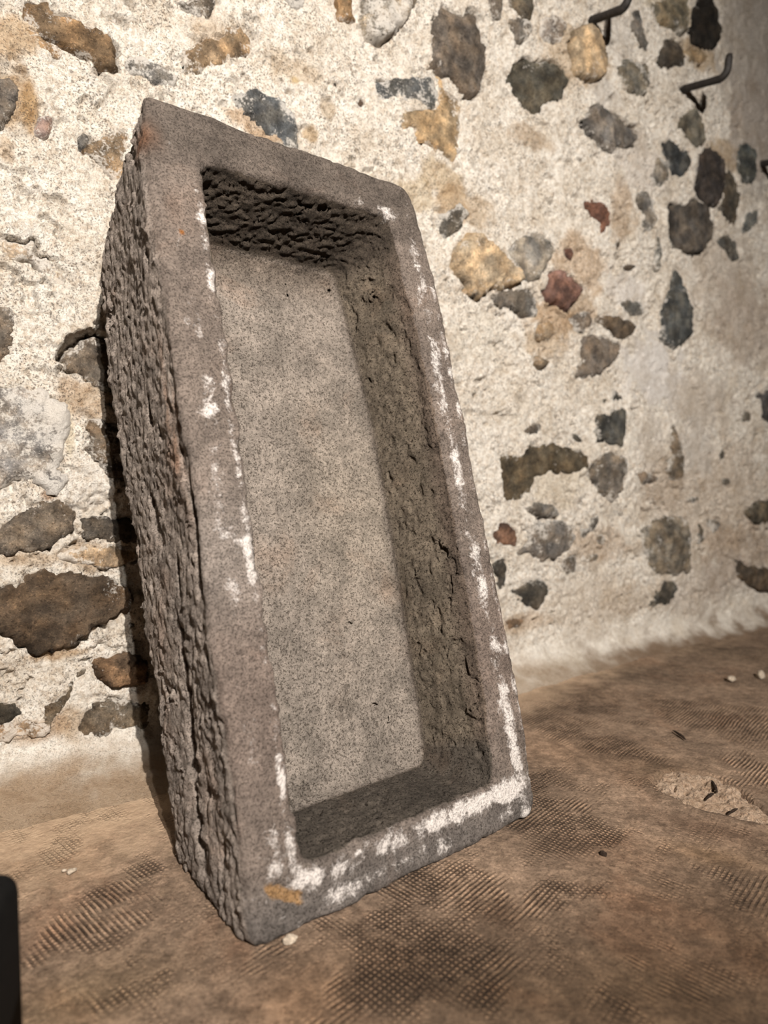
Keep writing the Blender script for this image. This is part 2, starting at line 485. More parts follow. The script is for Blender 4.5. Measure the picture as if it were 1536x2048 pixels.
# outline in photo pixels (only to find its place on the wall plane), colour, lime cover, how far it stands proud in mm, open joint
STONES = [
 ([(39,-12),(91,-12),(112,16),(156,29),(167,47),(198,55),(224,70),(240,96),(238,125),(232,143),(208,135),(177,112),(151,104),(135,96),(109,78),(78,57),(47,36),(36,18)], (160,126,88), .22, 14, 1),
 ([(47,44),(73,52),(104,75),(133,99),(122,112),(112,112),(86,88),(57,65)], OCHRE, .35, 2, 0),
 ([(-30,150),(21,151),(36,159),(36,180),(32,206),(26,229),(15,247),(-30,258)], GREY, .2, 8, 1),
 ([(78,224),(91,220),(111,229),(107,245),(101,263),(91,273),(75,266),(66,255),(73,234)], (168,138,126), .3, 8, 1),
 ([(245,117),(260,104),(294,104),(320,120),(346,135),(359,151),(357,169),(320,167),(300,154),(268,146),(242,135)], (132,126,118), .50, 2, 0),
 ([(359,109),(378,95),(400,72),(434,70),(455,49),(486,34),(494,60),(504,86),(509,117),(478,117),(457,115),(426,130),(400,146),(378,148),(365,140)], OCHRE, .38, 4, 0),
 ([(151,268),(167,253),(180,263),(180,286),(169,294),(159,284)], (128,124,118), .3, 4, 1),
 ([(169,289),(208,263),(240,250),(262,262),(258,300),(250,360),(216,346),(200,325),(182,305)], (190,156,116), .40, 3, 0),
 ([(333,-10),(365,16),(400,31),(430,25),(440,-10)], (120,108,94), .42, 4, 0),
 ([(560,-14),(582,16),(606,21),(622,-14)], (104,98,92), .48, 3, 0),
 ([(668,-12),(710,-12),(705,21),(712,47),(692,49),(671,39)], (168,134,94), .2, 10, 0),
 ([(718,-12),(722,23),(716,47),(726,68),(728,83),(746,92),(772,86),(800,52),(820,20),(830,-12)], (180,166,146), .62, 26, 0),
 ([(468,198),(486,177),(512,182),(556,193),(577,214),(598,229),(600,260),(600,300),(567,290),(535,270),(509,250),(502,227),(478,219)], (112,114,114), .45, 3, 0),
 ([(738,160),(768,152),(818,150),(850,150),(866,160),(878,185),(874,212),(862,222),(845,208),(830,200),(818,212),(800,195),(780,198),(765,208),(750,190)], (96,98,98), .40, 2, 0),
 ([(663,165),(672,157),(685,160),(680,172),(672,178)], DARK, .1, -8, 0),
 ([(712,208),(722,192),(733,206),(725,219)], (80,64,54), .1, -6, 0),
 ([(865,26),(886,8),(904,10),(917,26),(946,23),(959,36),(964,73),(974,96),(977,125),(964,167),(954,195),(941,200),(925,188),(912,177),(891,148),(865,141),(864,91)], (124,110,96), .12, 9, 1),
 ([(870,148),(886,154),(904,180),(928,193),(928,229),(922,260),(915,286),(909,325),(886,310),(847,294),(823,268),(800,255),(800,226),(839,221),(868,221),(881,198)], (206,170,122), .22, 3, 0),
 ([(1024,125),(1050,115),(1073,122),(1092,120),(1113,130),(1128,141),(1139,167),(1126,177),(1126,195),(1100,208),(1076,227),(1060,232),(1045,216),(1029,193),(1024,167)], (98,92,78), .12, -4, 1),
 ([(967,-12),(1000,-12),(1006,21),(1003,44),(987,44),(980,23)], GREY, .2, 8, 0),
 ([(1008,-12),(1068,-12),(1068,16),(1060,42),(1034,36),(1021,16)], (106,96,80), .2, 4, 0),
 ([(1011,39),(1040,36),(1060,44),(1060,68),(1050,83),(1029,81),(1014,62)], (150,138,124), .42, 6, 0),
 ([(1140,60),(1170,50),(1190,75),(1200,110),(1206,140),(1200,163),(1180,168),(1155,165),(1140,152),(1135,120),(1128,90)], (204,172,130), .25, 26, 0),
 ([(1078,40),(1090,30),(1115,32),(1130,50),(1125,85),(1105,95),(1085,85),(1076,65)], (170,152,136), .5, 6, 0),
 ([(1264,26),(1277,18),(1284,34),(1290,73),(1297,99),(1292,109),(1277,99),(1269,73)], (126,120,112), .2, 4, 0),
 ([(1227,141),(1251,117),(1279,120),(1303,128),(1300,167),(1292,188),(1277,194),(1258,185),(1240,161)], (134,126,110), .36, 12, 0),
 ([(1297,16),(1334,-12),(1376,-12),(1378,31),(1370,68),(1357,73),(1334,60),(1318,44)], (136,124,100), .3, 12, 0),
 ([(1394,-12),(1428,-12),(1436,26),(1442,60),(1436,81),(1423,107),(1396,96),(1376,86),(1376,60),(1383,31)], (52,46,40), .02, 4, 0),
 ([(1316,99),(1329,76),(1347,76),(1368,99),(1370,122),(1357,138),(1339,135),(1316,141),(1310,117)], (86,76,64), .15, 6, 0),
 ([(1368,99),(1386,91),(1417,109),(1407,128),(1381,132)], (180,148,106), .2, 3, 0),
 ([(1154,253),(1170,227),(1188,208),(1214,224),(1248,234),(1266,250),(1287,276),(1271,289),(1240,297),(1212,305),(1188,294),(1178,276),(1162,263)], (136,128,120), .2, 8, 1),
 ([(1355,234),(1373,227),(1383,208),(1396,229),(1409,255),(1415,281),(1407,294),(1386,297),(1373,284),(1363,266)], (124,116,100), .12, 3, 0),
 ([(1318,281),(1337,273),(1357,292),(1381,299),(1389,320),(1383,344),(1360,359),(1339,359),(1334,325),(1323,307)], (80,82,82), .2, 5, 0),
 ([(1313,312),(1334,328),(1336,362),(1318,375),(1303,372),(1303,346)], (140,132,120), .42, 6, 0),
 ([(1396,307),(1415,294),(1436,307),(1451,331),(1449,365),(1446,395),(1440,410),(1425,412),(1408,405),(1385,383),(1392,360)], (78,70,66), .08, 8, 1),
 ([(1472,294),(1493,286),(1511,302),(1514,336),(1508,362),(1488,370),(1475,341)], (98,102,98), .1, 4, 0),
 ([(1456,336),(1472,349),(1480,380),(1482,400),(1478,438),(1469,454),(1451,433),(1446,400),(1448,365)], (92,84,72), .1, 5, 0),
 ([(1336,425),(1344,409),(1370,407),(1396,394),(1415,417),(1425,449),(1422,475),(1407,501),(1394,511),(1376,508),(1350,498),(1336,472),(1334,446)], (100,92,84), .16, 12, 1),
 ([(1340,402),(1360,401),(1358,413),(1343,412)], (46,40,34), 0, -12, 0),
 ([(1488,446),(1501,417),(1519,422),(1521,443),(1506,464),(1488,464)], (128,130,126), .2, 3, 0),
 ([(1441,472),(1456,464),(1477,480),(1482,501),(1485,524),(1469,527),(1459,506),(1443,493)], (108,104,96), .22, 5, 0),
 ([(1162,399),(1178,396),(1204,412),(1217,425),(1217,446),(1209,464),(1198,473),(1195,454),(1180,433),(1162,412)], (128,84,66), .05, 4, 0),
 ([(1092,566),(1112,534),(1139,553),(1162,579),(1152,602),(1139,628),(1112,610),(1089,589)], (150,108,94), .10, 16, 1),
 ([(1126,500),(1141,496),(1147,511),(1139,523),(1127,512)], (122,82,66), .05, 4, 0),
 ([(1264,389),(1292,391),(1308,402),(1303,422),(1318,438),(1303,462),(1284,464),(1266,456),(1284,436),(1271,417)], (134,126,116), .42, 4, 0),
 ([(1308,472),(1321,475),(1325,506),(1321,547),(1313,540),(1309,506)], (138,132,120), .36, 4, 0),
 ([(1241,535),(1258,528),(1273,531),(1260,547)], (96,84,72), .2, 10, 0),
 ([(1226,486),(1246,480),(1236,504)], (84,74,64), .1, -6, 0),
 ([(1011,506),(1034,472),(1073,471),(1097,477),(1106,495),(1094,529),(1076,558),(1050,566),(1040,542),(1019,519)], (158,150,138), .28, 9, 0),
 ([(889,527),(899,501),(930,464),(967,485),(998,516),(1034,542),(1042,568),(1024,577),(977,580),(951,605),(925,589),(904,563)], (212,182,142), .3, 26, 0),
 ([(967,594),(982,584),(1024,579),(1071,579),(1079,600),(1081,633),(1045,641),(1029,620),(998,618)], (124,116,106), .3, 8, 0),
 ([(865,467),(878,428),(896,417),(915,399),(930,422),(930,435),(915,464),(889,482)], (110,104,94), .4, 8, 0),
 ([(1071,644),(1105,641),(1118,667),(1099,680),(1076,678)], (178,148,112), .25, 6, 0),
 ([(1133,633),(1152,626),(1180,620),(1185,646),(1165,667),(1149,667)], (134,120,106), .42, 6, 0),
 ([(1190,632),(1212,628),(1245,636),(1282,648),(1274,665),(1253,682),(1225,672),(1205,650)], (120,102,82), .15, 10, 0),
 ([(1166,676),(1190,668),(1222,674),(1250,684),(1248,700),(1240,720),(1214,738),(1190,752),(1160,756),(1152,748),(1168,735),(1160,705)], (134,120,106), .2, 6, 0),
 ([(1352,537),(1368,547),(1376,589),(1383,610),(1386,665),(1370,688),(1350,704),(1329,683),(1321,665),(1329,607),(1339,576)], (92,94,92), .22, 10, 0),
 ([(1238,600),(1292,605),(1292,628),(1271,636),(1253,620)], (140,134,124), .46, 3, 0),
 ([(1063,719),(1071,711),(1102,719),(1099,732),(1071,745)], (188,160,126), .2, 16, 0),
 ([(1400,721),(1438,717),(1434,731),(1410,732)], (40,34,30), 0, -22, 0),  # not a stone: open cavity, its shade given as near-black colour
 ([(994,914),(1015,909),(1041,907),(1056,894),(1098,887),(1134,894),(1160,901),(1172,914),(1173,933),(1160,946),(1134,948),(1093,948),(1072,959),(1056,980),(1041,996),(1025,996),(999,1006),(996,961)], (104,90,68), .2, 2, 0),
 ([(1160,948),(1176,917),(1212,907),(1239,907),(1249,922),(1244,946),(1239,974),(1231,995),(1215,1003),(1189,985),(1186,972)], (128,116,102), .36, 5, 0),
 ([(1184,834),(1218,829),(1220,818),(1252,816),(1250,857),(1244,891),(1239,896),(1215,888),(1189,883),(1186,857)], (92,90,84), .2, 4, 0),
 ([(1142,865),(1153,870),(1163,883),(1153,886),(1145,881)], (92,86,76), .1, 2, 0),
 ([(1202,802),(1233,789),(1236,776),(1249,795),(1262,797),(1241,802),(1212,805)], (96,92,84), .2, -4, 0),
 ([(1038,862),(1059,849),(1080,847),(1082,862),(1067,870),(1046,868)], (104,96,88), .36, 3, 0),
 ([(988,838),(1000,834),(1013,838),(1000,845)], (70,58,48), 0, -10, 0),  # not a stone: small hole, its shade painted as dark colour
 ([(1035,1013),(1046,1006),(1077,1008),(1093,1006),(1106,1024),(1106,1034),(1090,1040),(1067,1034),(1046,1026)], (140,132,122), .4, 16, 0),
 ([(1051,1047),(1082,1039),(1124,1042),(1147,1068),(1142,1092),(1121,1112),(1098,1120),(1067,1118),(1054,1107),(1030,1110),(1030,1102),(1046,1086),(1048,1071)], (130,122,114), .38, 10, 0),
 ([(981,1071),(994,1050),(1004,1043),(1025,1063),(1028,1079),(1030,1097),(1012,1095),(989,1089)], (132,96,76), .18, 6, 0),
 ([(1158,1058),(1176,1050),(1194,1026),(1197,1039),(1189,1058),(1171,1073),(1160,1075)], (120,112,102), .2, 8, 0),
 ([(1192,1068),(1205,1066),(1210,1079),(1205,1092),(1192,1089)], (140,124,104), .3, 5, 0),
 ([(1158,1115),(1176,1110),(1200,1105),(1192,1125),(1160,1128)], (146,132,114), .4, 4, 0),
 ([(1120,1118),(1143,1105),(1156,1110),(1148,1144),(1133,1149),(1120,1136)], (140,126,110), .45, 5, 0),
 ([(985,1129),(1002,1115),(1013,1129),(1010,1165),(1008,1181),(993,1182)], (88,82,74), .15, 4, 0),
 ([(1000,1178),(1013,1181),(1042,1168),(1057,1157),(1086,1157),(1100,1168),(1099,1186),(1083,1207),(1073,1220),(1055,1214),(1036,1199)], (98,92,82), .2, 5, 0),
 ([(1005,1243),(1023,1233),(1052,1240),(1044,1253),(1021,1261)], (150,120,92), .25, 3, 0),
 ([(1283,1059),(1314,1035),(1345,1031),(1373,1039),(1377,1064),(1373,1088),(1377,1117),(1373,1145),(1345,1150),(1314,1152),(1302,1137),(1289,1109),(1283,1082)], (142,130,112), .3, 8, 0),
 ([(1322,1162),(1345,1160),(1357,1168),(1347,1188),(1330,1209),(1312,1213),(1295,1211),(1306,1191),(1316,1182)], (98,92,82), .2, 3, 0),
 ([(1392,1043),(1402,1049),(1406,1074),(1402,1084),(1394,1090)], (92,86,76), .1, 2, 0),
 ([(1414,1039),(1435,1037),(1437,1053),(1420,1072),(1418,1055)], (118,108,96), .35, 3, 0),
 ([(1478,1025),(1496,1008),(1545,995),(1545,1047),(1509,1047),(1488,1037)], (118,106,86), .15, 10, 1),
 ([(1468,1115),(1480,1125),(1509,1133),(1545,1137),(1545,1188),(1509,1180),(1480,1162),(1468,1148)], (110,94,76), .15, 10, 0),
 ([(1271,946),(1292,941),(1318,956),(1300,969),(1279,969)], (142,122,102), .2, 6, 0),
 ([(1339,888),(1344,844),(1355,875),(1357,886),(1365,901),(1365,954),(1352,967),(1334,956),(1331,930),(1344,907)], (138,120,98), .35, 6, 0),
 ([(1503,789),(1545,778),(1545,850),(1516,844),(1521,808),(1508,800)], (94,90,88), .2, 5, 0),
 ([(1477,826),(1493,818),(1498,842),(1480,842)], (138,128,112), .4, 3, 0),
 ([(1373,1000),(1391,990),(1407,998),(1386,1008)], (128,118,104), .3, 5, 0),
 ([(1441,955),(1456,957),(1457,970),(1442,970)], (118,110,98), .2, 3, 0),
 ([(1434,907),(1443,894),(1447,917),(1438,922)], (94,88,78), .1, 2, 0),
 ([(6,494),(4,470),(23,472),(45,480),(68,476),(74,505),(104,511),(115,533),(137,543),(141,556),(133,566),(117,569),(104,564),(88,545),(64,527),(49,517),(25,519),(14,509)], (196,178,156), .48, -3, 1),
 ([(-40,600),(8,603),(25,599),(37,630),(27,660),(25,705),(12,720),(-40,740)], (140,124,106), .28, 3, 0),
 ([(133,705),(141,689),(156,681),(170,671),(188,664),(225,671),(240,693),(246,732),(246,785),(215,777),(176,757),(148,740),(135,722)], (138,122,104), .22, -16, 2),
 ([(-50,770),(60,770),(127,792),(141,822),(145,843),(138,878),(131,911),(122,939),(131,960),(127,984),(112,996),(94,982),(75,967),(35,960),(0,984),(-50,990)], (166,158,150), .60, 10, 0),
 ([(-50,1055),(0,1050),(30,1033),(75,1014),(84,1003),(120,996),(150,1024),(155,1042),(150,1064),(122,1080),(98,1096),(54,1106),(0,1115),(-50,1120)], (132,116,98), .12, 8, 0),
 ([(155,1045),(185,1042),(199,1035),(232,1035),(290,1035),(295,1082),(232,1085),(202,1082),(171,1080),(162,1061)], (116,104,90), .12, 4, 1),
 ([(164,853),(180,841),(206,836),(270,840),(280,975),(234,960),(211,949),(197,932),(183,914),(169,897),(176,883),(176,864)], (132,114,94), .34, 10, 0),
 ([(-50,1160),(0,1165),(35,1177),(54,1156),(52,1145),(73,1138),(103,1142),(136,1147),(145,1156),(169,1152),(206,1152),(235,1160),(260,1175),(262,1220),(230,1240),(188,1255),(180,1269),(159,1288),(131,1299),(75,1309),(59,1306),(28,1288),(0,1269),(-50,1262)], (106,86,66), .12, 18, 0),
 ([(165,1092),(190,1088),(225,1090),(275,1098),(278,1125),(230,1135),(200,1138),(175,1128),(150,1125),(120,1120),(112,1112),(140,1106)], (196,166,130), .42, 5, 0),
 ([(185,1318),(202,1311),(225,1309),(290,1309),(300,1369),(225,1372),(206,1367),(190,1351),(183,1332)], (140,108,78), .22, 22, 0),
 ([(164,1330),(176,1337),(173,1348),(159,1362),(150,1381),(143,1398),(131,1409),(115,1433),(101,1456),(82,1440),(94,1405),(115,1402),(127,1381),(131,1355),(152,1348)], (140,122,98), .25, 3, 0),
 ([(-50,1400),(0,1405),(26,1405),(42,1414),(49,1430),(23,1445),(0,1447),(-50,1450)], (96,88,74), .15, 5, 0),
 ([(162,1433),(178,1409),(204,1402),(253,1400),(300,1402),(300,1452),(234,1461),(202,1473),(164,1463),(157,1452)], (126,110,90), .25, 4, 0),
 ([(-50,1455),(30,1440),(59,1433),(77,1442),(101,1458),(77,1475),(23,1482),(-50,1485)], (176,140,102), .38, 4, 0),
]

stone_list = []
for poly, colr, lime, proud, joint in STONES:
    p = np.array([wall_sz(*q) for q in poly])
    stone_list.append((p, colr, lime, proud / 1000.0, joint))
# the wall goes on beyond the photograph's frame in the same rubble
rnd = random.Random(11)
taken = [(p.mean(0), np.ptp(p, 0).max() * 0.5) for p, *_ in stone_list]
cand = 0
extra = 0
while cand < 900 and extra < 70:
    cand += 1
    s = rnd.uniform(-0.95, 3.1); z = rnd.uniform(0.14, 2.5)
    P = O_ * [1, 1, 0] + s * e_ + z * zz - C
    dep = P @ fw
    if dep > 0.1:
        u = 768 + F * (P @ EX) / dep; v = 1024 - F * (P @ up) / dep
        if -70 < u < 1610 and v > -70:
            continue
    r = rnd.uniform(0.03, 0.09)
    if any(math.hypot(s - c[0], z - c[1]) < r + cr + 0.02 for c, cr in taken):
        continue
    k = rnd.randint(6, 9)
    a0 = rnd.random() * 6.28
    asp = rnd.uniform(0.6, 1.0)
    p = np.array([(s + r * rnd.uniform(.75, 1.1) * math.cos(a0 + i * 6.283 / k), z + asp * r * rnd.uniform(.75, 1.1) * math.sin(a0 + i * 6.283 / k)) for i in range(k)])
    stone_list.append((p, rnd.choice([GREY, DARK, BLUE, OLIVE, BROWN, OCHRE, (134, 120, 106)]), rnd.uniform(.1, .45), rnd.uniform(2, 14) / 1000, 0))
    taken.append((np.array([s, z]), r)); extra += 1

# ---- mortar sheet
DS = 0.0045
S0, S1, Z1 = -1.0, 3.15, 2.55
# finer where the photograph looks, coarser beyond
sg = np.concatenate([np.arange(S0, -0.22, 0.012), np.arange(-0.22, 2.28, DS), np.arange(2.28, S1, 0.012)])
zg = np.concatenate([np.arange(-0.018, 2.12, DS), np.arange(2.12, Z1, 0.012)])
SS, ZZ = np.meshgrid(sg, zg)
s, z = SS.ravel(), ZZ.ravel()
base = wall_base(s, z)
tint = np.tile(lin((247, 238, 224), 0.85), (len(s), 1))
smooth = np.zeros(len(s))
smooth = np.maximum(smooth, sstep(0.13, 0.02, z) * 0.75)


def blob(u, v, ru, rv, colr, amt=0.8, sm=None, ang=0):
    global tint, smooth
    cs, cz = wall_sz(u, v)
    es, ez = wall_sz(u + ru, v); rs = abs(es - cs)
    fs, fz = wall_sz(u, v + rv); rz = abs(fz - cz)
    ds, dz = (s - cs), (z - cz)
    if ang:
        ca, sa = math.cos(ang), math.sin(ang)
        ds, dz = ds * ca + dz * sa, -ds * sa + dz * ca
    dd = np.sqrt((ds / rs) ** 2 + (dz / rz) ** 2)
    near = dd < 2.4
    q = np.zeros(len(s))
    nn = fbm(s[near] * 22, z[near] * 22, s[near] * 0 + u * .01, 4, 0.6)
    q[near] = sstep(1.25, 0.65, dd[near] + 0.45 * nn) * amt
    tint = tint * (1 - q[:, None]) + lin(colr)[None] * q[:, None]
    if sm is not None:
        smooth = np.maximum(smooth, q * sm)


OC = (214, 176, 128)
for a in [(20, 60, 55, 50, OC, .8), (25, 190, 50, 60, (206, 166, 116), .8), (62, 200, 16, 60, (200, 158, 104), .9), (10, 290, 20, 25, OC, .6),
          (430, 80, 40, 40, OC, .5), (590, 140, 50, 30, (212, 182, 142), .6), (590, 160, 12, 10, (214, 176, 110), .8), (655, 220, 14, 30, (196, 166, 126), .7),
          (620, 270, 14, 18, (206, 170, 120), .8), (490, 235, 40, 20, (214, 178, 138), .8), (520, 268, 40, 14, (212, 172, 128), .8),
          (880, 350, 40, 40, (214, 184, 138), .7), (905, 410, 30, 40, (200, 160, 112), .8), (930, 420, 60, 40, (212, 180, 138), .6),
          (830, 400, 40, 40, (224, 200, 160), .7), (1150, 110, 60, 60, (212, 180, 138), .7), (1060, 270, 40, 22, (200, 168, 130), .6),
          (1240, 420, 26, 60, (206, 174, 138), .7), (1160, 520, 50, 60, (214, 178, 138), .75), (1110, 640, 50, 40, (212, 172, 126), .8),
          (1150, 610, 40, 40, (214, 180, 140), .7), (1090, 690, 40, 30, (214, 182, 142), .7), (1400, 110, 40, 30, (196, 160, 110), .7),
          (1455, 310, 30, 30, (200, 166, 120), .7), (1470, 230, 14, 60, (178, 150, 122), .8), (1350, 20, 60, 30, (206, 182, 132), .5),
          (155, 790, 40, 50, (206, 172, 134), .8), (200, 800, 40, 40, (216, 186, 150), .7), (60, 1120, 80, 14, (222, 192, 156), .7), (180, 1110, 60, 30, (206, 172, 132), .7),
          (110, 1310, 60, 10, (204, 166, 120), .8), (140, 1440, 30, 40, (206, 172, 130), .7), (70, 1460, 80, 24, (196, 156, 114), .7), (95, 990, 16, 12, (196, 150, 112), .8),
          (880, 800, 30, 50, (212, 188, 164), .5), (1190, 1090, 60, 40, (206, 176, 144), .6), (1260, 1200, 60, 30, (214, 190, 162), .5), (1040, 1250, 60, 20, (222, 192, 158), .6),
          (1430, 1000, 120, 120, (202, 178, 152), .55), (1480, 1100, 80, 60, (192, 164, 136), .6), (1330, 970, 40, 60, (196, 172, 146), .5)]:
    blob(*a)
GP = (212, 202, 190)
for a in [(1310, 740, 55, 70, (226, 218, 210), .9, .9), (1400, 800, 60, 60, (212, 198, 182), .8, .6), (1390, 900, 40, 60, (218, 208, 196), .7, .6),
          (1500, 90, 60, 160, (190, 178, 164), .9, .8), (1510, 260, 50, 120, (186, 172, 158), .9, .8), (1450, 560, 70, 100, (200, 182, 162), .7, .6), (1490, 650, 60, 90, (196, 176, 156), .7, .6),
          (1240, 80, 30, 60, GP, .6, .5), (1210, 200, 30, 40, GP, .6, .5), (1280, 330, 50, 60, (228, 216, 204), .6, .5), (1250, 580, 40, 40, (230, 220, 210), .7, .7),
          (1300, 880, 30, 60, (214, 200, 184), .6, .5), (1440, 1150, 50, 40, (204, 188, 172), .6, .5), (1390, 1180, 70, 50, (202, 182, 162), .5, .4),
          (960, 680, 60, 60, (236, 224, 204), .6, .3), (1110, 950, 60, 60, (232, 216, 190), .7, .3), (1180, 1200, 70, 60, (226, 208, 186), .5, .3),
          (170, 970, 50, 60, (236, 226, 212), .6, .2), (140, 870, 10, 60, (232, 214, 180), .8, .5)]:
    blob(*a)

zr = z - cove(s, z)
foot = sstep(0.07, -0.09, zr + 0.07 * fbm(s * 12, zr * 12, s * 0 + 7.7, 4, 0.65))[:, None] * np.interp(s, [-.5, .3, .9, 1.3, 2.2], [1.0, .95, .75, .95, 1.0])[:, None]
fc = np.stack([np.interp(s, [.2, .9, 1.4, 2.2], [a, b, c, c]) for a, b, c in zip(lin((182, 158, 132), 1.0), lin((192, 170, 146), 1.0), lin((138, 116, 95), 1.0))], 1)
tint = tint * (1 - foot) + foot * fc
rough = 0.0065 * fbm(s * 15, zr * 15, s * 0 + 3.1, 4, 0.55) + 0.0032 * fbm(s * 62, zr * 62, s * 0 + 8.8, 3, 0.6)
rough = rough - 0.009 * sstep(0.36, 0.62, fbm(s * 24, z * 24, s * 0 + 5.5, 3, 0.55))          # scattered hollows
rough = rough - 0.013 * sstep(0.50, 0.60, fbm(s * 33, z * 33, s * 0 + 15.5, 3, 0.55)) * sstep(0.06, 0.14, z)
rough = rough * (1 - 0.72 * smooth)
hm = base + rough
# open cracks in the mortar
for line in [[(-10, 466), (30, 474), (45, 481), (66, 476)], [(72, 505), (100, 511), (118, 536), (140, 546)], [(-5, 110), (25, 128), (50, 138)], [(98, 170), (104, 195), (120, 218)],
             [(205, 150), (230, 168), (222, 185), (205, 205), (192, 216)], [(1127, 1225), (1127, 1190), (1135, 1150)], [(1286, 1026), (1322, 1018), (1352, 1027), (1362, 1022)], [(1280, 1030), (1284, 1062)],
             [(1318, 668), (1330, 690), (1348, 708)], [(140, 688), (165, 672), (185, 660), (178, 650)], [(0, 975), (20, 968), (40, 960)], [(1496, 1040), (1504, 1052)],
             [(180, 1302), (205, 1296), (262, 1298)], [(60, 1118), (85, 1121)], [(1440, 1108), (1455, 1116), (1470, 1122)], [(1270, 985), (1280, 995)], [(1090, 610), (1130, 636)]]:
    pts = np.array([wall_sz(*q) for q in line])
    for (a0, b0), (a1, b1) in zip(pts[:-1], pts[1:]):
        sel = (s > min(a0, a1) - .03) & (s < max(a0, a1) + .03) & (z > min(b0, b1) - .03) & (z < max(b0, b1) + .03)
        ss, z2 = s[sel], z[sel]
        wob = 0.004 * fbm(ss * 60, z2 * 60, ss * 0 + 9, 2)
        ex, ez = a1 - a0, b1 - b0
        tt = np.clip(((ss - a0) * ex + (z2 - b0) * ez) / (ex * ex + ez * ez), 0, 1)
        dd = np.hypot(ss - a0 - ex * tt, z2 - b0 - ez * tt) + wob
        hm[sel] = np.minimum(hm[sel], base[sel] + 0.004 - 0.018 * np.exp(-(dd / 0.0042) ** 2) + 0.02 * (np.abs(dd) > 0.012))
deep = np.zeros(len(s))
DEP = 0.045
ns_, nz_ = len(sg), len(zg)
hm2 = hm.reshape(nz_, ns_)


def jagged(a, b, pp):
    size = np.ptp(pp, 0).max()
    return min(0.0085, 0.065 * size + 0.001) * fbm(a * 34, b * 34, a * 0 + 1.5, 4, 0.68)


for poly, colr, lime, proud, joint in stone_list:
    pp = chaikin(chaikin(poly))
    lo = pp.min(0) - 0.03; hi = pp.max(0) + 0.03
    i0, i1 = np.searchsorted(sg, [lo[0], hi[0]]); j0, j1 = np.searchsorted(zg, [max(lo[1], -0.018), hi[1]])
    if i1 - i0 < 2 or j1 - j0 < 2:
        continue
    S2, Z2 = SS[j0:j1, i0:i1], ZZ[j0:j1, i0:i1]
    sh = 0.006 if joint == 2 else 0.0
    sd = poly_sd(S2 + sh, Z2 - sh, pp) + jagged(S2, Z2, pp)
    if joint == 2:      # a hole in the mortar with the stone set back behind it
        a, bb = -0.007, -0.001
    else:
        lap = min(0.0065, 0.06 * np.ptp(pp, 0).max() + 0.001)
        a = np.full(sd.shape, lap)
        if joint == 1:    # open joint along part of the outline
            a = a - (lap + 0.005) * sstep(-0.05, 0.25, fbm(S2 * 9, Z2 * 9, S2 * 0 + 2.0, 2))
        bb = a + 0.006
    t = np.clip((sd - a) / (bb - a), 0, 1); t = t * t * (3 - 2 * t)
    tt = hm2[j0:j1, i0:i1]
    lip = np.exp(-((sd + 0.010) / 0.012) ** 2) * min(max(proud, 0), 0.012) * 0.35
    hm2[j0:j1, i0:i1] = (tt + lip) - t * DEP
hm = hm2.ravel()
# the wall as a body: the relief in front, a flat back 0.3 m behind
front = wall_xyz(s, z, hm)
nf = len(front)
faces = grid_faces(ns_, nz_)
idx = np.arange(nf).reshape(nz_, ns_)
ring = np.concatenate([idx[0, :], idx[1:, -1], idx[-1, -2::-1], idx[-2:0:-1, 0]])
back = front[ring] + m_ * 0.32
bi = np.arange(len(ring)) + nf
side = np.stack([ring, bi, np.roll(bi, -1), np.roll(ring, -1)], 1)
co = np.concatenate([front, back])
ext = lambda a: np.concatenate([a, a[ring]])
me = make_mesh('wall_back', co, np.concatenate([faces, side]), M_MORTAR, True, {'col': ext(tint), 'smooth': ext(smooth)})
wall = add_obj('wall_back', me, kind='structure', label='rubble stone wall in pale lime mortar behind the trough')

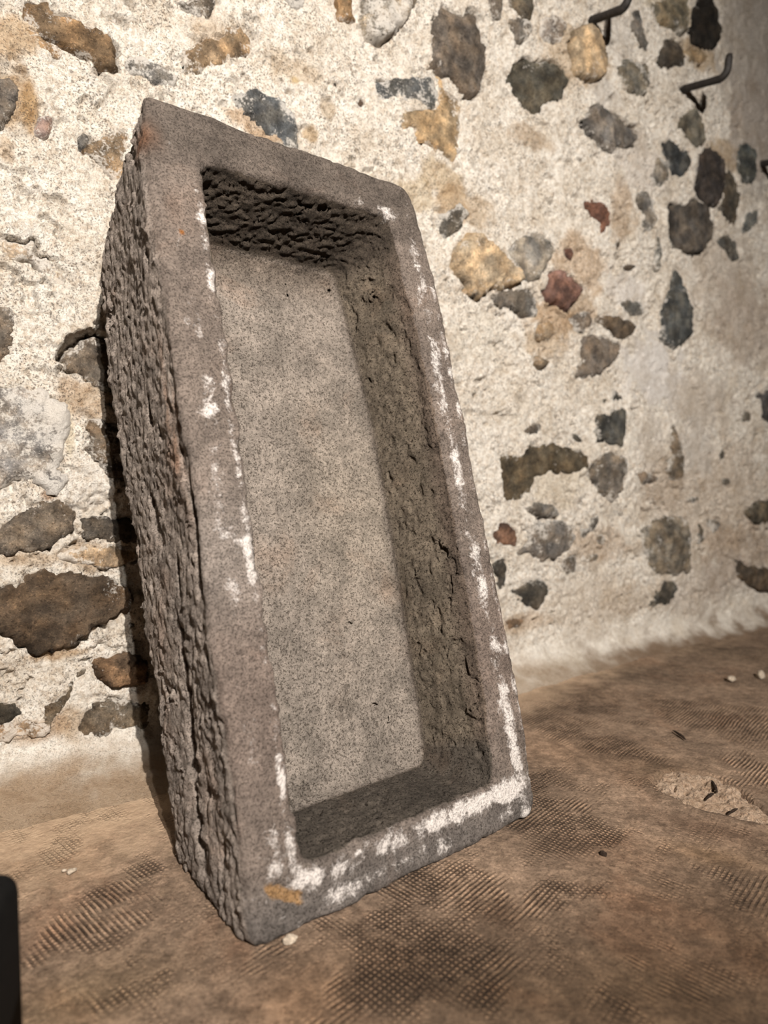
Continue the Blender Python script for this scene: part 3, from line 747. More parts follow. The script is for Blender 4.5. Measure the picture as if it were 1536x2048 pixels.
# ---- each stone of the wall, dark pieces standing for cavities included
for n, (poly, colr, lime, proud, joint) in enumerate(stone_list):
    pp = chaikin(chaikin(poly))
    size = np.ptp(pp, 0).max()
    ctr = pp.mean(0)
    h = float(np.clip(size / 26, 0.0028, 0.006))
    lo = pp.min(0) - 0.014; hi = pp.max(0) + 0.014
    gx = np.arange(lo[0], hi[0], h); gz = np.arange(lo[1], hi[1], h)
    S2, Z2 = np.meshgrid(gx, gz)
    sd = poly_sd(S2, Z2, pp) + jagged(S2, Z2, pp)
    keep = sd > -0.009
    rs = np.random.RandomState(100 + n)
    tl = rs.uniform(-1, 1, 2) * 0.06
    edge = min(0.010, size * 0.2)
    g = wall_base(S2, Z2) + proud * (sstep(-0.002, edge, sd) if proud > 0 else 1.0)
    g = g + tl[0] * (S2 - ctr[0]) + tl[1] * (Z2 - ctr[1])
    pl = None
    for a in range(4):      # split faces: the lowest of a few tilted planes
        ang = rs.uniform(0, 6.28); sl = rs.uniform(0.04, 0.22)
        q_ = -sl * ((S2 - ctr[0]) * math.cos(ang) + (Z2 - ctr[1]) * math.sin(ang)) + rs.uniform(0, 0.10) * size
        pl = q_ if pl is None else np.minimum(pl, q_)
    g = g + np.clip(pl, -0.014, 0.004) * (0.9 if proud > 0.004 else 0.4)
    rid = 1 - np.abs(fbm(S2 * 20 + n, Z2 * 20, S2 * 0 + n * 1.7, 3, 0.55)) * 1.3
    g = g + min(0.006, size * 0.05) * (rid - 0.6) + 0.0022 * fbm(S2 * 70, Z2 * 70, S2 * 0 + n, 3, 0.6)
    if joint == 2:
        g = g - 0.006
    g = g - 0.034 * sstep(0.0025, -0.0075, sd)
    ind = -np.ones(S2.size, int)
    ind[keep.ravel()] = np.arange(keep.sum())
    f = grid_faces(len(gx), len(gz))
    f = ind[f]; f = f[(f >= 0).all(1)]
    if len(f) == 0:
        continue
    kk = keep.ravel()
    sv, zv, gv = S2.ravel()[kk], Z2.ravel()[kk], g.ravel()[kk]
    co = wall_xyz(sv, zv, gv)
    cc = wall_xyz(np.array([ctr[0]]), np.array([ctr[1]]), np.array([0.0]))[0]
    base_c = lin(colr, 0.72) * 0.78
    v1 = fbm(sv * 13 + n, zv * 13, sv * 0 + n, 3, 0.6)
    v2 = fbm(sv * 24 + 3 * n, zv * 24, sv * 0 + 2 * n, 3, 0.65)
    colv = base_c[None] * np.clip(1 + 0.55 * v1 + 0.30 * v2, 0.35, 1.9)[:, None] * (1 + np.array([0.05, 0.0, -0.07])[None] * np.clip(2.2 * v2, -1, 1)[:, None])
    lm = np.full(len(sv), lime) + 0.34 * fbm(sv * 11, zv * 9, sv * 0 + 40 + n, 2)
    # skins of mortar left along the stone's rim
    lm = lm + 0.36 * np.exp(-np.clip(sd.ravel()[kk], 0, 1) / 0.010) * (1 if proud < 0.02 else 0.3)
    me = make_mesh('stone', co - cc, f, M_STONE, True, {'col': colv, 'lime': np.clip(lm, 0, 1)})
    if colr[0] > 1.45 * colr[1]:
        me.name = 'brick'
        add_obj('brick', me, wall, cc, label='red brick fragment set in the mortar')
    elif colr == (150,108,94):
        me.name = 'brick'
        add_obj('brick', me, wall, cc, label='pinkish red brick piece standing proud of the mortar')
    else:
        add_obj('stone', me, wall, cc)

# ------------------------------------------------------------------ floor
FE0, FE1 = -1.0, 3.1
cg = np.concatenate([np.arange(-0.03, 1.75, 0.006), np.arange(1.75, 3.4, 0.03)])   # distance out from the wall
fg = np.concatenate([np.arange(FE0, -0.5, 0.03), np.arange(-0.5, 2.3, 0.006), np.arange(2.3, FE1, 0.03)])
A, B = np.meshgrid(fg, cg)
fa, fb = A.ravel(), B.ravel()
fp = (O_ * [1, 1, 0])[None] + fa[:, None] * e_ - fb[:, None] * m_
crater = np.array([(1300,1564),(1314,1549),(1353,1537),(1382,1542),(1422,1549),(1461,1564),(1490,1586),(1519,1611),(1536,1627),(1566,1652),(1545,1652),(1509,1648),(1470,1641),(1441,1629),(1412,1625),(1388,1617),(1363,1607),(1345,1596),(1324,1584)], float)
crater = np.array([floor_at(*q)[:2] for q in crater])
fx, fy = fp[:, 0], fp[:, 1]
fz = 0.0035 * fbm(fx * 4, fy * 4, fx * 0 + 1.0, 3) + 0.0008 * fbm(fx * 40, fy * 40, fx * 0 + 6.0, 2)
near_t = np.exp(-(((fp - (BL + w_ * .24 + n_ * .1)) @ w_) ** 2 / .12 + ((fp - (BL + n_ * .1)) @ n_) ** 2 / .03))
fz = fz * (1 - 0.9 * near_t) - 0.0015
csd = poly_sd(fx, fy, crater) + 0.004 * fbm(fx * 50, fy * 50, fx * 0, 2)
fz = fz + 0.004 * np.exp(-np.abs(csd + 0.006) / 0.016) - 0.02 * sstep(-0.001, 0.009, csd)
fcol = np.tile(lin((130, 109, 91), 0.88), (len(fx), 1))
fgrid = np.zeros(len(fx)) + 0.24
fdust = np.zeros(len(fx))


def fblob(u, v, ru, rv, amt, arr=None, colr=None):
    global fcol
    c0 = floor_at(u, v); cx = floor_at(u + ru, v); cy = floor_at(u, v + rv)
    dx = (fx - c0[0]); dy = (fy - c0[1])
    # along the view and across it
    vy = cy[:2] - c0[:2]; ly = np.linalg.norm(vy); vy = vy / ly
    vx = np.array([-vy[1], vy[0]])
    lx = np.linalg.norm(cx[:2] - c0[:2])
    q = np.exp(-(((dx * vx[0] + dy * vx[1]) / lx) ** 2 + ((dx * vy[0] + dy * vy[1]) / ly) ** 2)) * amt
    if colr is not None:
        fcol = fcol * (1 - q[:, None]) + lin(colr, 1.0)[None] * q[:, None]
    else:
        np.maximum(arr, q, out=arr)


for a in [(1160, 1400, 110, 45, .95), (1110, 1440, 80, 35, .9), (1230, 1490, 80, 25, .7), (1420, 1430, 130, 40, .85), (1500, 1460, 70, 40, .9), (1500, 1530, 70, 40, .6),
          (1120, 1640, 110, 70, 1.0), (900, 1770, 130, 60, 1.0), (780, 1860, 150, 70, .95), (1090, 1790, 60, 50, .8), (950, 1930, 160, 90, .9), (760, 1960, 120, 80, .85),
          (250, 1780, 110, 50, .7), (200, 1850, 120, 60, .65), (1480, 1780, 60, 40, .6), (1060, 1560, 40, 40, .7), (340, 1960, 160, 60, .35), (280, 1740, 60, 20, .7), (1300, 1400, 60, 30, .6)]:
    fblob(*a[:4], a[4], fgrid)
# trodden-in dirt and drifted dust
for a in [(1000, 1830, 60, 40, .6, (72, 54, 40)), (830, 1900, 200, 60, .55, (76, 60, 46)), (1000, 1990, 300, 80, .6, (72, 57, 42)), (1350, 1980, 260, 110, .6, (72, 55, 37)), (1400, 1830, 200, 80, .5, (80, 60, 45)),
          (600, 2000, 120, 100, .5, (118, 91, 68)), (150, 2000, 200, 80, .5, (92, 76, 52)), (1330, 1540, 90, 30, .6, (78, 64, 49)), (1420, 1660, 120, 24, .55, (78, 57, 44)), (1240, 1340, 200, 25, .45, (94, 82, 69)),
          (1130, 1500, 160, 40, .35, (132, 105, 82)), (1420, 1710, 80, 18, .5, (124, 99, 73)), (90, 1640, 180, 60, .7, (148, 123, 100)), (60, 1720, 160, 60, .6, (140, 116, 93)), (1440, 1300, 120, 30, .55, (86, 74, 61)),
          (1500, 1900, 60, 40, .5, (58, 45, 33)), (1220, 1700, 120, 40, .35, (106, 80, 61))]:
    fblob(*a[:4], a[4], None, a[5])
fdark = sstep(0.54, 0.84, fb - 0.10 * fa)[:, None] * 0.85  # floor colour darkens with distance from the wall
fcol = fcol * (1 - fdark) + fcol * fdark * np.array([0.50, 0.47, 0.42])[None]
wd = fb - 0.10
reach = np.interp(fa, [-.5, .0, .25, .6, 1.0, 1.4, 2.2], [.34, .30, .22, .18, .13, .06, .05])
fdust = np.clip(1.2 - wd / reach, 0, 1.2) * np.interp(fa, [.9, 1.35], [1.0, .35])
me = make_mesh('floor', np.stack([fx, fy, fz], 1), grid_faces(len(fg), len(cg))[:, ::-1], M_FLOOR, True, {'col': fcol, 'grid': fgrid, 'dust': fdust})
floor = add_obj('floor', me, kind='structure', label='dusty brown cement floor with a pressed grid pattern')

# broken patch where the cement skin has come away
lo = crater.min(0) - 0.01; hi = crater.max(0) + 0.01
gx = np.arange(lo[0], hi[0], 0.003); gy = np.arange(lo[1], hi[1], 0.003)
X2, Y2 = np.meshgrid(gx, gy)
sdc = poly_sd(X2, Y2, crater)
keep = (sdc > -0.008).ravel()
ind = -np.ones(X2.size, int); ind[keep] = np.arange(keep.sum())
f = ind[grid_faces(len(gx), len(gy))]; f = f[(f >= 0).all(1)]
hz = -0.002 + 0.006 * fbm(X2 * 38, Y2 * 38, X2 * 0, 4, 0.6) - 0.006 * sstep(.25, .5, fbm(X2 * 80, Y2 * 80, X2 * 0 + 3, 2)) - 0.012 * sstep(0.006, -0.006, sdc)
xv, yv, zv = X2.ravel()[keep], Y2.ravel()[keep], hz.ravel()[keep]
cc = np.array([crater[:, 0].mean(), crater[:, 1].mean(), 0])
me = make_mesh('broken_patch', np.stack([xv, yv, zv], 1) - cc, f, M_MORTAR, True, {'col': np.tile(lin((196, 164, 134)), (len(xv), 1)), 'smooth': np.full(len(xv), 0.1)})
add_obj('broken_patch', me, floor, cc, label='rough pale hollow where the cement skin has broken away')

# ------------------------------------------------------------------ the trough: one carved block, as a distance field turned into a surface
HV = 0.0031
U = np.arange(-0.035, 0.520, HV, dtype=np.float32)
V = np.arange(-0.030, 1.085, HV, dtype=np.float32)
Q = np.arange(-0.025, 0.290, HV, dtype=np.float32)
UU, VV, QQ = np.meshgrid(U, V, Q, indexing='ij')
W0, L0 = 0.482, 1.052


def rrect(x, y, hx, hy, r):
    qx = np.abs(x) - hx + r; qy = np.abs(y) - hy + r
    return np.minimum(np.maximum(qx, qy), 0) + np.sqrt(np.maximum(qx, 0) ** 2 + np.maximum(qy, 0) ** 2) - r


def smax(a, b, k):
    h = np.clip(0.5 + 0.5 * (a - b) / k, 0, 1)
    return b * (1 - h) + a * h + k * h * (1 - h)


# outline of the rim: slightly bellied right flank, rounder right corners
# edge positions along the length
vs = np.array([-.05, 0, .05, .1, .2, .33, .5, .62, .69, .72, .8, .9, .98, 1.05, 1.1])
ur = np.array([.464, .466, .470, .475, .482, .483, .481, .486, .479, .484, .485, .481, .474, .462, .46])
ul = np.array([.0, 0, .001, .002, .004, .0, .002, -.004, -.003, -.002, -.003, -.004, -.002, .0, .0])
URI = np.interp(VV, vs, ur).astype(np.float32); ULI = np.interp(VV, vs, ul).astype(np.float32)
mid = (URI + ULI) / 2; hw = (URI - ULI) / 2
rad = np.where(UU > mid, 0.030, np.where(VV > 0.5, 0.012, 0.026)).astype(np.float32)
rim2 = rrect(UU - mid, VV - L0 / 2, hw, L0 / 2, rad)
Dq = np.interp(VV, [0, .1, .3, .6, .85, .95, 1.05], [.215, .218, .232, .245, .252, .250, .235]).astype(np.float32)
outer = smax(rim2, np.maximum(-QQ, QQ - Dq), 0.014)
# knocked-off top edge at the back
cham = (QQ - (0.050 + (L0 - VV) * 1.75)) / 2.0
cham = np.where(VV > 0.8, cham, -1).astype(np.float32)
outer = smax(outer, cham, 0.03)
# sawn flat where it stands on the floor
zw = VV * float(d_[2]) + QQ * float(b_[2])
outer = smax(outer, 0.0005 - zw, 0.006)
# cavity, tapering towards its bottom
t = np.clip(QQ / 0.132, -0.3, 1.3)
lu = 0.071 + 0.022 * t; ru = np.interp(VV, [0.05, .17, .4, .65, .8, .98], [.398, .408, .418, .423, .418, .404]).astype(np.float32) - 0.056 * t * np.interp(VV, [.1, .3, .6, .9], [.85, .95, 1.0, 1.25])
lv = 0.066 + 0.034 * t; hv = 0.976 - 0.060 * t
cav = rrect(UU - (lu + ru) / 2, VV - (lv + hv) / 2, (ru - lu) / 2, (hv - lv) / 2, 0.022)
cav = smax(cav, QQ - 0.132, 0.020)
sdf = smax(outer, -cav, 0.010).astype(np.float32)
del rim2, cham, zw

# roughness, only near the surface
band = np.abs(sdf) < 0.017
u, v, q = UU[band], VV[band], QQ[band]
cv = cav[band]
incav = sstep(0.012, -0.004, cv) * 0 + sstep(0.008, 0.0, np.abs(cv)) * sstep(0.004, 0.018, q)
rim = sstep(0.016, 0.004, q)
floorw = incav * sstep(0.100, 0.114, q)
wallw = incav * (1 - sstep(0.096, 0.110, q))
topw = wallw * sstep(0.86, 0.93, v)
botw = wallw * sstep(0.15, 0.11, v) * sstep(0.44, 0.36, u)
rgtw = wallw * sstep(0.28, 0.33, u) * (1 - topw) * (1 - botw)
outw = (1 - incav) * (1 - rim)
amp = np.zeros(u.shape, np.float32)
def only(mask, fn):
    o = np.zeros(u.shape, np.float32)
    k = mask > 0.01
    o[k] = fn(u[k], v[k], q[k])
    return o


def flank(u, v, q):     # hammered flank: short tool marks running with the length
    n1 = fbm(u * 34, v * 32, q * 50, 4, 0.66)
    r = 0.0024 * (np.abs(n1) * 1.8 - 0.5) + 0.0028 * fbm(u * 80, v * 62, q * 88, 3, 0.70)
    r = r - 0.0058 * sstep(0.36, 0.70, fbm(u * 18, v * 9 + 3, q * 24, 3, 0.5))
    return r + fbm(u * 5, v * 5, q * 5, 2) * 0.006


def pocks(u, v, q):
    n1 = fbm(u * 55, v * 36, q * 55, 3, 0.6)
    return -0.0080 * sstep(0.12, 0.46, n1) + 0.0040 * fbm(u * 30, v * 22, q * 30, 4, 0.64)


def gouge(u, v, q):
    n1 = fbm(u * 30 + q * 20, v * 44 - q * 34, q * 44 + u * 14, 4, 0.64)
    return 0.0065 * (np.abs(n1) * 1.8 - 0.5) + 0.0030 * fbm(u * 95, v * 95, q * 95, 3, 0.6)


def fine(u, v, q):
    return 0.0012 * fbm(u * 30, v * 30, q * 30, 4, 0.64) - 0.0016 * sstep(0.34, 0.6, fbm(u * 120, v * 120, q * 120, 2, 0.6))


wl = np.clip(wallw * (1 - topw), 0, 1)
lf = np.clip(wallw * (1 - np.clip(rgtw + topw + botw, 0, 1)), 0, 1)
disp = outw * only(outw, flank) + topw * only(topw, gouge)
disp = disp + (rgtw + 0.25 * botw + 0.7 * lf) * only(wl, pocks)
disp = disp + (rim + 0.7 * floorw) * only(rim + floorw, fine)
disp = disp + rim * only(rim, lambda u, v, q: 0.0018 * fbm(u * 11, v * 11, q * 11, 2))
# wandering inner edge
ed = rim * sstep(0.012, 0.0, np.abs(cv))
disp = disp + ed * only(ed, lambda u, v, q: 0.0040 * fbm(u * 28, v * 28, q * 28, 3, 0.6))
# small chips: lower left rim corner, the notch on the right edge, deeper furrow low on the left
dchip = np.sqrt(((u - 0.046) / 0.026) ** 2 + ((v - 0.046 + (u - 0.046) * 0.55) / 0.009) ** 2 + (q / 0.012) ** 2)
disp = disp - 0.004 * sstep(1.15, 0.7, dchip)
dn = np.sqrt(((v - 0.705) / 0.010) ** 2 + ((u - 0.487) / 0.012) ** 2)
disp = disp - 0.004 * sstep(1.2, 0.3, dn)
gl = np.exp(-((q - (0.105 + 0.02 * np.sin(v * 9))) / 0.012) ** 2) * sstep(0.02, 0.10, v) * sstep(0.52, 0.25, v) * sstep(0.06, 0.02, u)
disp = disp - 0.012 * gl * only(gl, lambda u, v, q: np.clip(0.6 + 1.2 * fbm(u * 20, v * 12, q * 40, 2), 0, 1.3))
gl2 = np.exp(-((q - 0.028 - 0.010 * np.sin(v * 7 + 1)) / 0.008) ** 2) * sstep(0.25, 0.40, v) * sstep(0.72, 0.55, v) * sstep(0.06, 0.02, u)
disp = disp - 0.009 * gl2 * only(gl2, lambda u, v, q: np.clip(0.6 + 1.2 * fbm(u * 20, v * 12, q * 40, 2), 0, 1.3))
sdf[band] = sdf[band] - disp
# it still stands flat on the floor
sdf = np.maximum(sdf, (0.0003 - (VV * float(d_[2]) + QQ * float(b_[2]))).astype(np.float32))


def surface_nets(f, ax, ay, az):
    inside = f < 0
    nx, ny, nz = f.shape
    cs = np.zeros((nx - 1, ny - 1, nz - 1), np.int8)
    for i in (0, 1):
        for j in (0, 1):
            for k in (0, 1):
                cs += inside[i:nx - 1 + i, j:ny - 1 + j, k:nz - 1 + k]
    act = (cs > 0) & (cs < 8)
    ci, cj, ck = np.nonzero(act)
    vid = -np.ones(act.shape, np.int32); vid[ci, cj, ck] = np.arange(len(ci))
    pos = np.zeros((len(ci), 3)); cnt = np.zeros(len(ci))
    corners = [(i, j, k) for i in (0, 1) for j in (0, 1) for k in (0, 1)]
    for a in corners:
        for ax_i in range(3):
            if a[ax_i] == 1:
                continue
            b = list(a); b[ax_i] = 1
            f0 = f[ci + a[0], cj + a[1], ck + a[2]]; f1 = f[ci + b[0], cj + b[1], ck + b[2]]
            cr = (f0 < 0) != (f1 < 0)
            tt = np.where(cr, f0 / np.where(cr, f0 - f1, 1), 0)
            p = np.array(a, float)[None] + tt[:, None] * (np.array(b) - np.array(a))[None]
            pos += p * cr[:, None]; cnt += cr
    pos /= cnt[:, None]
    h = ax[1] - ax[0]
    co = np.stack([ax[0] + (ci + pos[:, 0]) * h, ay[0] + (cj + pos[:, 1]) * h, az[0] + (ck + pos[:, 2]) * h], 1)
    fs = []
    for axis in range(3):
        sl0 = [slice(None)] * 3; sl1 = [slice(None)] * 3
        sl0[axis] = slice(0, -1); sl1[axis] = slice(1, None)
        i0 = inside[tuple(sl0)]; i1 = inside[tuple(sl1)]
        x, y, zq = np.nonzero(i0 != i1)
        flip = i0[x, y, zq]
        o1, o2 = [(1, 2), (2, 0), (0, 1)][axis]
        ok = np.ones(len(x), bool)
        g = [x, y, zq]
        for o in (o1, o2):
            ok &= (g[o] > 0) & (g[o] < f.shape[o] - 1)
        x, y, zq, flip = x[ok], y[ok], zq[ok], flip[ok]
        def cell(d1, d2):
            idx = [x, y, zq]
            idx = [k.copy() for k in idx]
            idx[o1] = idx[o1] - d1; idx[o2] = idx[o2] - d2
            return vid[idx[0], idx[1], idx[2]]
        q4 = np.stack([cell(1, 1), cell(0, 1), cell(0, 0), cell(1, 0)], 1)
        q4[~flip] = q4[~flip][:, ::-1]
        fs.append(q4)
    return co, np.concatenate(fs)


tco, tf = surface_nets(sdf, U, V, Q)
del sdf, UU, VV, QQ, cav, outer, URI, ULI, mid, hw, rad, Dq, band
u, v, q = tco[:, 0], tco[:, 1], tco[:, 2]
front = sstep(0.014, 0.006, q) * (sstep(-0.001, 0.004, q + 0.006))
t = np.clip(q / 0.132, 0, 1)
inu = (u > 0.060 + 0.018 * t) & (u < 0.43) & (v > 0.055) & (v < 0.985) & (q > 0.006) & (q < 0.15)
inu = inu.astype(float)
cfloor = inu * sstep(0.110, 0.122, q)
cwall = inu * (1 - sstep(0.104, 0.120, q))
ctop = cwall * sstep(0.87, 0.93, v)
# colour of each region; topc has the upper inner wall's shade painted in
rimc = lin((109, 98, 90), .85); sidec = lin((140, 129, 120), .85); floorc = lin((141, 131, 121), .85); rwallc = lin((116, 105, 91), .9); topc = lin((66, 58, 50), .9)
tcol = np.tile(sidec, (len(u), 1))


def lay(c, q_):
    global tcol
    tcol = tcol * (1 - q_[:, None]) + c[None] * q_[:, None]


lay(rimc, front)
lay(lin((90, 80, 72)), front * sstep(0.90, 1.0, v))
lay(lin((122, 112, 104)), front * np.exp(-((v - 0.42) / 0.09) ** 2) * sstep(0.1, 0.05, u))
lay(lin((112, 98, 90), .9), front * np.exp(-((v - 0.25) / 0.12) ** 2) * 0.6)
lay(lin((96, 89, 84)), front * sstep(0.09, 0.02, v))
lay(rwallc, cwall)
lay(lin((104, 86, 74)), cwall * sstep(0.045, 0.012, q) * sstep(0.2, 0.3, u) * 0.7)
lay(topc, ctop)  # shade of the downward-facing wall put into its colour
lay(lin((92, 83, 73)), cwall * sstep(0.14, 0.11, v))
lay(floorc, cfloor)
lay(lin((148, 137, 123), .85), cfloor * np.exp(-((v - 0.5) / 0.18) ** 2) * sstep(0.16, 0.3, u) * 0.7)
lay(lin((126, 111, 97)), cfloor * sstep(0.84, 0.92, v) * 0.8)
# rusty streaks on the flank beside the rim
rs_ = sstep(0.03, 0.0, u) * sstep(0.08, 0.02, q) * sstep(0.008, 0.02, q) * np.exp(-((v - 0.60) / 0.10) ** 2) * sstep(-0.1, 0.4, fbm(u * 20, v * 8, q * 40, 3))
lay(lin((136, 98, 68), 1.0), rs_ * 0.7)
rs2 = sstep(0.03, 0.0, u) * np.exp(-((v - 0.985) / 0.02) ** 2) * np.exp(-((q - 0.02) / 0.02) ** 2)
lay(lin((126, 84, 54), 1.0), rs2 * 0.8)
och = sstep(1.0, 0.75, np.sqrt(((u - 0.046) / 0.026) ** 2 + ((v - 0.046 + (u - 0.046) * 0.55) / 0.009) ** 2) + 0.5 * fbm(u * 60, v * 60, q * 60, 3, .6)) * sstep(0.02, 0.008, q)
lay(lin((136, 108, 76), 1.0), och)
och2 = sstep(1.0, 0.5, np.hypot(u - 0.030, v - 0.85) / 0.005) * front
lay(lin((112, 74, 40), 1.0), och2)
pore = 0.55 * (1 - front) + 0.16 * front
pore = pore * (1 - cfloor) + 0.75 * cfloor
pore = np.clip(pore + 0.45 * cwall * (1 - ctop), 0, 1)
pore = pore * (1 - 0.1 * cfloor)
# white lime crust: where it grows on the rim
lime = np.zeros(len(u))


def crust(weight):
    global lime
    lime = np.maximum(lime, weight)


def gs(x, c, r):
    return np.exp(-((x - c) / r) ** 2)


fr = sstep(0.022, 0.008, q)
crust(fr * gs(u, 0.061, 0.011) * np.interp(v, [0, .08, .12, .2, .28, .34, .42, .46, .56, .62, .70, .76, .85, .93, .97], [.6, .95, .9, 1.02, .74, .70, .95, .76, .92, .82, .74, .90, .88, .62, .3]))
crust(fr * gs(u, 0.035, 0.022) * np.interp(v, [0, .07, .12, .3, .4, .46, .5, .62, .7, .95], [.5, .80, .60, .50, .68, .74, .62, .68, .52, .42]))
crust(fr * gs(v, 0.050, 0.020) * np.interp(u, [0, .04, .07, .12, .2, .25, .32, .38, .42, .47], [.55, .75, .98, .95, .95, .92, .92, 1.02, 1.02, .8]))
crust(fr * gs(v, 0.022, 0.02) * np.interp(u, [0, .07, .1, .2, .3, .38, .45], [.4, .75, .78, .68, .62, .66, .5]))
crust(fr * gs(u, 0.443, 0.020) * np.interp(v, [0, .04, .14, .2, .26, .31, .36, .46, .52, .6, .7, .78, .84, .92, .96, 1.0], [.8, 1.0, 1.0, .86, .95, .84, .72, .78, .72, .82, .86, .76, .70, .80, .74, .3]))
crust(fr * gs(u, 0.470, 0.010) * np.interp(v, [0, .05, .2, .5, .7, .9, 1.0], [.8, .85, .80, .70, .70, .64, .3]))
crust(fr * np.exp(-(((u - 0.085) / 0.04) ** 2 + ((v - 0.955) / 0.02) ** 2)) * 0.72)
crust(fr * gs(v, 0.985, 0.018) * sstep(0.25, 0.35, u) * 0.60)
stain = np.zeros(len(u))
stain = np.maximum(stain, cfloor * np.exp(-(((u - 0.245) / 0.05) ** 2 + ((v - 0.21) / 0.06) ** 2)) * 0.62)
stain = np.maximum(stain, cfloor * np.exp(-(((u - 0.15) / 0.05) ** 2 + ((v - 0.11) / 0.03) ** 2)) * 0.60)
stain = np.maximum(stain, cfloor * np.exp(-(((u - 0.2) / 0.04) ** 2 + ((v - 0.36) / 0.05) ** 2)) * 0.42)
stain = np.maximum(stain, cfloor * np.exp(-(((u - 0.22) / 0.03) ** 2 + ((v - 0.875) / 0.02) ** 2)) * 0.5)
stain = np.maximum(stain, front * np.exp(-(((u - 0.27) / 0.05) ** 2 + ((v - 0.022) / 0.02) ** 2)) * 0.55)
# the mesh keeps the block's own axes; the object is turned and leant like the block
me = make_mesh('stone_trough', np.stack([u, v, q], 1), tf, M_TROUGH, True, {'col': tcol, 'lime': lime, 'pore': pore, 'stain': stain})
trough = add_obj('stone_trough', me, label='long rough-hewn grey-brown stone trough leaning upright against the wall', cat='trough')
from mathutils import Matrix
R = Matrix(((w_[0], d_[0], b_[0], BL[0]), (w_[1], d_[1], b_[1], BL[1]), (w_[2], d_[2], b_[2], 0.0), (0, 0, 0, 1)))
trough.matrix_world = R


# ------------------------------------------------------------------ iron hooks in the wall
def tube_mesh(name, pts, radii, mat, sides=14, jitter=0.0):
    pts = np.asarray(pts, float)
    n = len(pts)
    tang = np.gradient(pts, axis=0); tang /= np.linalg.norm(tang, axis=1)[:, None]
    ref = np.array([0.3, 0.2, 1.0]) if abs(tang[0][2]) < 0.9 else np.array([1.0, 0, 0])
    vs_ = []
    nrm = ref - (ref @ tang[0]) * tang[0]
    for i in range(n):
        nrm = nrm - (nrm @ tang[i]) * tang[i]; nrm /= np.linalg.norm(nrm)
        bn = np.cross(tang[i], nrm)
        for k in range(sides):
            a = 2 * math.pi * k / sides
            rr = radii[i] * (1 + jitter * math.sin(k * 2.7 + i * 1.3))
            vs_.append(pts[i] + rr * (math.cos(a) * nrm + math.sin(a) * bn))
    fs = []
    for i in range(n - 1):
        for k in range(sides):
            k2 = (k + 1) % sides
            fs.append((i * sides + k, i * sides + k2, (i + 1) * sides + k2, (i + 1) * sides + k))
    vs_.append(pts[0]); vs_.append(pts[-1])
    a0, a1 = len(vs_) - 2, len(vs_) - 1
    for k in range(sides):
        k2 = (k + 1) % sides
        fs.append((a0, k2, k, a0)); fs.append((a1, (n - 1) * sides + k, (n - 1) * sides + k2, a1))
    me = bpy.data.meshes.new(name)
    me.from_pydata([tuple(p) for p in vs_], [], [tuple(dict.fromkeys(f)) for f in fs])
    me.polygons.foreach_set('use_smooth', [True] * len(me.polygons))
    me.materials.append(mat)
    me.update()
    return me


def hook(base_px, reach, droop, rise, label):
    s0, z0 = wall_sz(*base_px)
    P0 = wall_xyz(np.array([s0]), np.array([z0]), np.array([0.0]))[0]
    out = -m_
    path = [(-0.05, 0.0), (0.0, 0.0)]
    for k in range(1, 7):
        path.append((reach * 0.86 * k / 6, -droop * k / 6))
    cx, cz, rr = reach * 0.86, -droop + 0.022, 0.022
    for a in np.linspace(0.15, 1.45, 7):
        path.append((cx + rr * math.sin(a), cz - rr * math.cos(a)))
    x1, z1 = path[-1]
    for k in range(1, 4):
        path.append((x1 + 0.001 * k, z1 + rise * k / 3))
    pts = np.array([out * a + zz * b + e_ * 0.004 * (b if b > 0 else 0) for a, b in path])
    rad = np.array([0.0102] * (len(path) - 2) + [0.0096, 0.0078])
    # a tapered, slightly hammered end
    pts = np.concatenate([pts, pts[-1:] + (pts[-1:] - pts[-2:-1]) * 0.10]); rad = np.append(rad, 0.003)
    me = tube_mesh('wall_hook', pts, rad, M_IRON, 14, 0.05)
    return add_obj('wall_hook', me, None, P0, label, 'hook', 'iron hooks in the wall')


hook((1180, 42), 0.112, 0.028, 0.050, 'bent black iron hook at the top edge, leftmost of the three')
hook((1368, 178), 0.128, 0.026, 0.034, 'bent black iron hook whole in view beside the dark stones, tip turned up')
hook((1521, 328), 0.125, 0.026, 0.034, 'black iron hook cut off by the right edge, lowest of the three')


# ------------------------------------------------------------------ small things on the floor
def pebble(px, size, flat, rz, label, name='mortar_crumb', mat=None, cat='pebble', group=None, seed=0, z0=0.0):
    c = floor_at(*px)
    import bmesh
    bm = bmesh.new()
    bmesh.ops.create_icosphere(bm, subdivisions=3, radius=1.0)
    me = bpy.data.meshes.new(name)
    co = np.array([vt.co[:] for vt in bm.verts])
    nn = fbm(co[:, 0] * 1.1 + seed, co[:, 1] * 1.1, co[:, 2] * 1.1 + seed * 3, 3, 0.55)
    co = co * (1 + 0.34 * nn)[:, None]
    co[:, 2] = np.maximum(co[:, 2], -0.62)
    co = co * np.array([size, size * 0.72, size * flat])
    co[:, 2] -= co[:, 2].min()
    for vt, p in zip(bm.verts, co):
        vt.co = p
    bm.to_mesh(me); bm.free()
    me.polygons.foreach_set('use_smooth', [True] * len(me.polygons))
    me.materials.append(mat or M_CRUMB)
    o = add_obj(name, me, None, (c[0], c[1], z0 - 0.0012), label, cat, group)
    o.rotation_euler = (0, 0, rz)
    return o


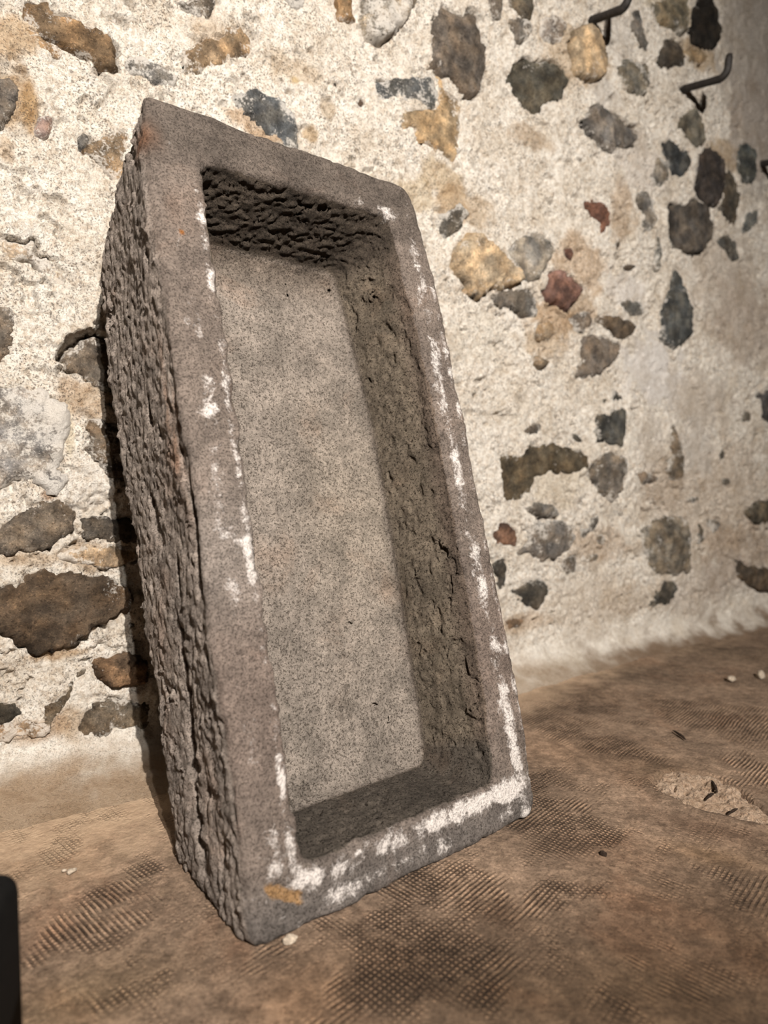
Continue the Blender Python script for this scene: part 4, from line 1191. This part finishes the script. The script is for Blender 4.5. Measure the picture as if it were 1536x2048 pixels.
G = 'pale crumbs on the floor'
pebble((1463, 1361), 0.0125, 0.62, 0.5, 'pale flat pebble on the floor, left of two by the right edge', group=G, seed=1)
pebble((1521, 1355), 0.0135, 0.9, 1.2, 'rounder greyish pebble on the floor, right of two by the right edge', group=G, seed=2)
pebble((580, 1882), 0.0075, 0.6, 0.2, 'pale crumb against the lower front edge of the trough', group=G, seed=3)
pebble((1393, 1248), 0.007, 0.6, 0.9, 'tiny pale crumb on the floor at the foot of the far wall', group=G, seed=4)
pebble((143, 1743), 0.006, 0.5, 0.9, 'pale crumb on the floor at lower left, larger of the two there', group=G, seed=5)
pebble((128, 1741), 0.0032, 0.6, 0.1, 'pale speck just left of the larger crumb at lower left', group=G, seed=6)
pebble((1206, 1709), 0.0048, 0.75, -0.4, 'small black bit of grit on the floor right of the trough foot', 'grit', M_TWIG, 'grit', None, 7)


def sliver(p0, p1, r, label, z=0.0, bow=0.002):
    a = floor_at(*p0); b = floor_at(*p1)
    c = (a + b) / 2
    ts = np.linspace(0, 1, 9)
    pts = np.array([a + (b - a) * t_ - c + zz * (r * 0.8 + bow * math.sin(t_ * 3.1)) for t_ in ts])
    rad = r * np.clip(np.sin(np.clip(ts, .02, .98) * math.pi) ** 0.4, 0.25, 1) * (0.7 + 0.5 * ts)
    me = tube_mesh('wood_sliver', pts, rad, M_TWIG, 8, 0.15)
    return add_obj('wood_sliver', me, None, (c[0], c[1], z), label, 'sliver', 'dark slivers on the floor')


sliver((1345, 1463), (1371, 1481), 0.0026, 'dark wood sliver lying on the grid-marked floor above the broken patch')
sliver((1423, 1562), (1434, 1586), 0.0026, 'dark sliver standing upper right in the broken floor patch', -0.001)
sliver((1411, 1602), (1427, 1588), 0.0022, 'dark sliver in the middle of the broken floor patch', -0.001)
sliver((1452, 1637), (1475, 1621), 0.0020, 'dark sliver near the lower edge of the broken floor patch', 0.001)

# black rounded block at the lower left edge of the view
import bmesh
bm = bmesh.new()
bmesh.ops.create_cube(bm, size=1.0)
bmesh.ops.scale(bm, vec=(0.10, 0.075, 0.172), verts=bm.verts)
bmesh.ops.translate(bm, vec=(0, 0, 0.086), verts=bm.verts)
top = [ed for ed in bm.edges if all(vt.co.z > 0.1 for vt in ed.verts)]
ver = [ed for ed in bm.edges if abs(ed.verts[0].co.z - ed.verts[1].co.z) > 0.05]
bmesh.ops.bevel(bm, geom=top + ver, offset=0.017, segments=5, profile=0.5, affect='EDGES')
me = bpy.data.meshes.new('black_block')
bm.to_mesh(me); bm.free()
me.polygons.foreach_set('use_smooth', [True] * len(me.polygons))
me.materials.append(M_BLACK)
blk = add_obj('black_block', me, None, (-0.352, 0.50, -0.0015), 'plain black upright block with rounded top at the lower left corner', 'block')
blk.rotation_euler = (0, 0, math.radians(6))
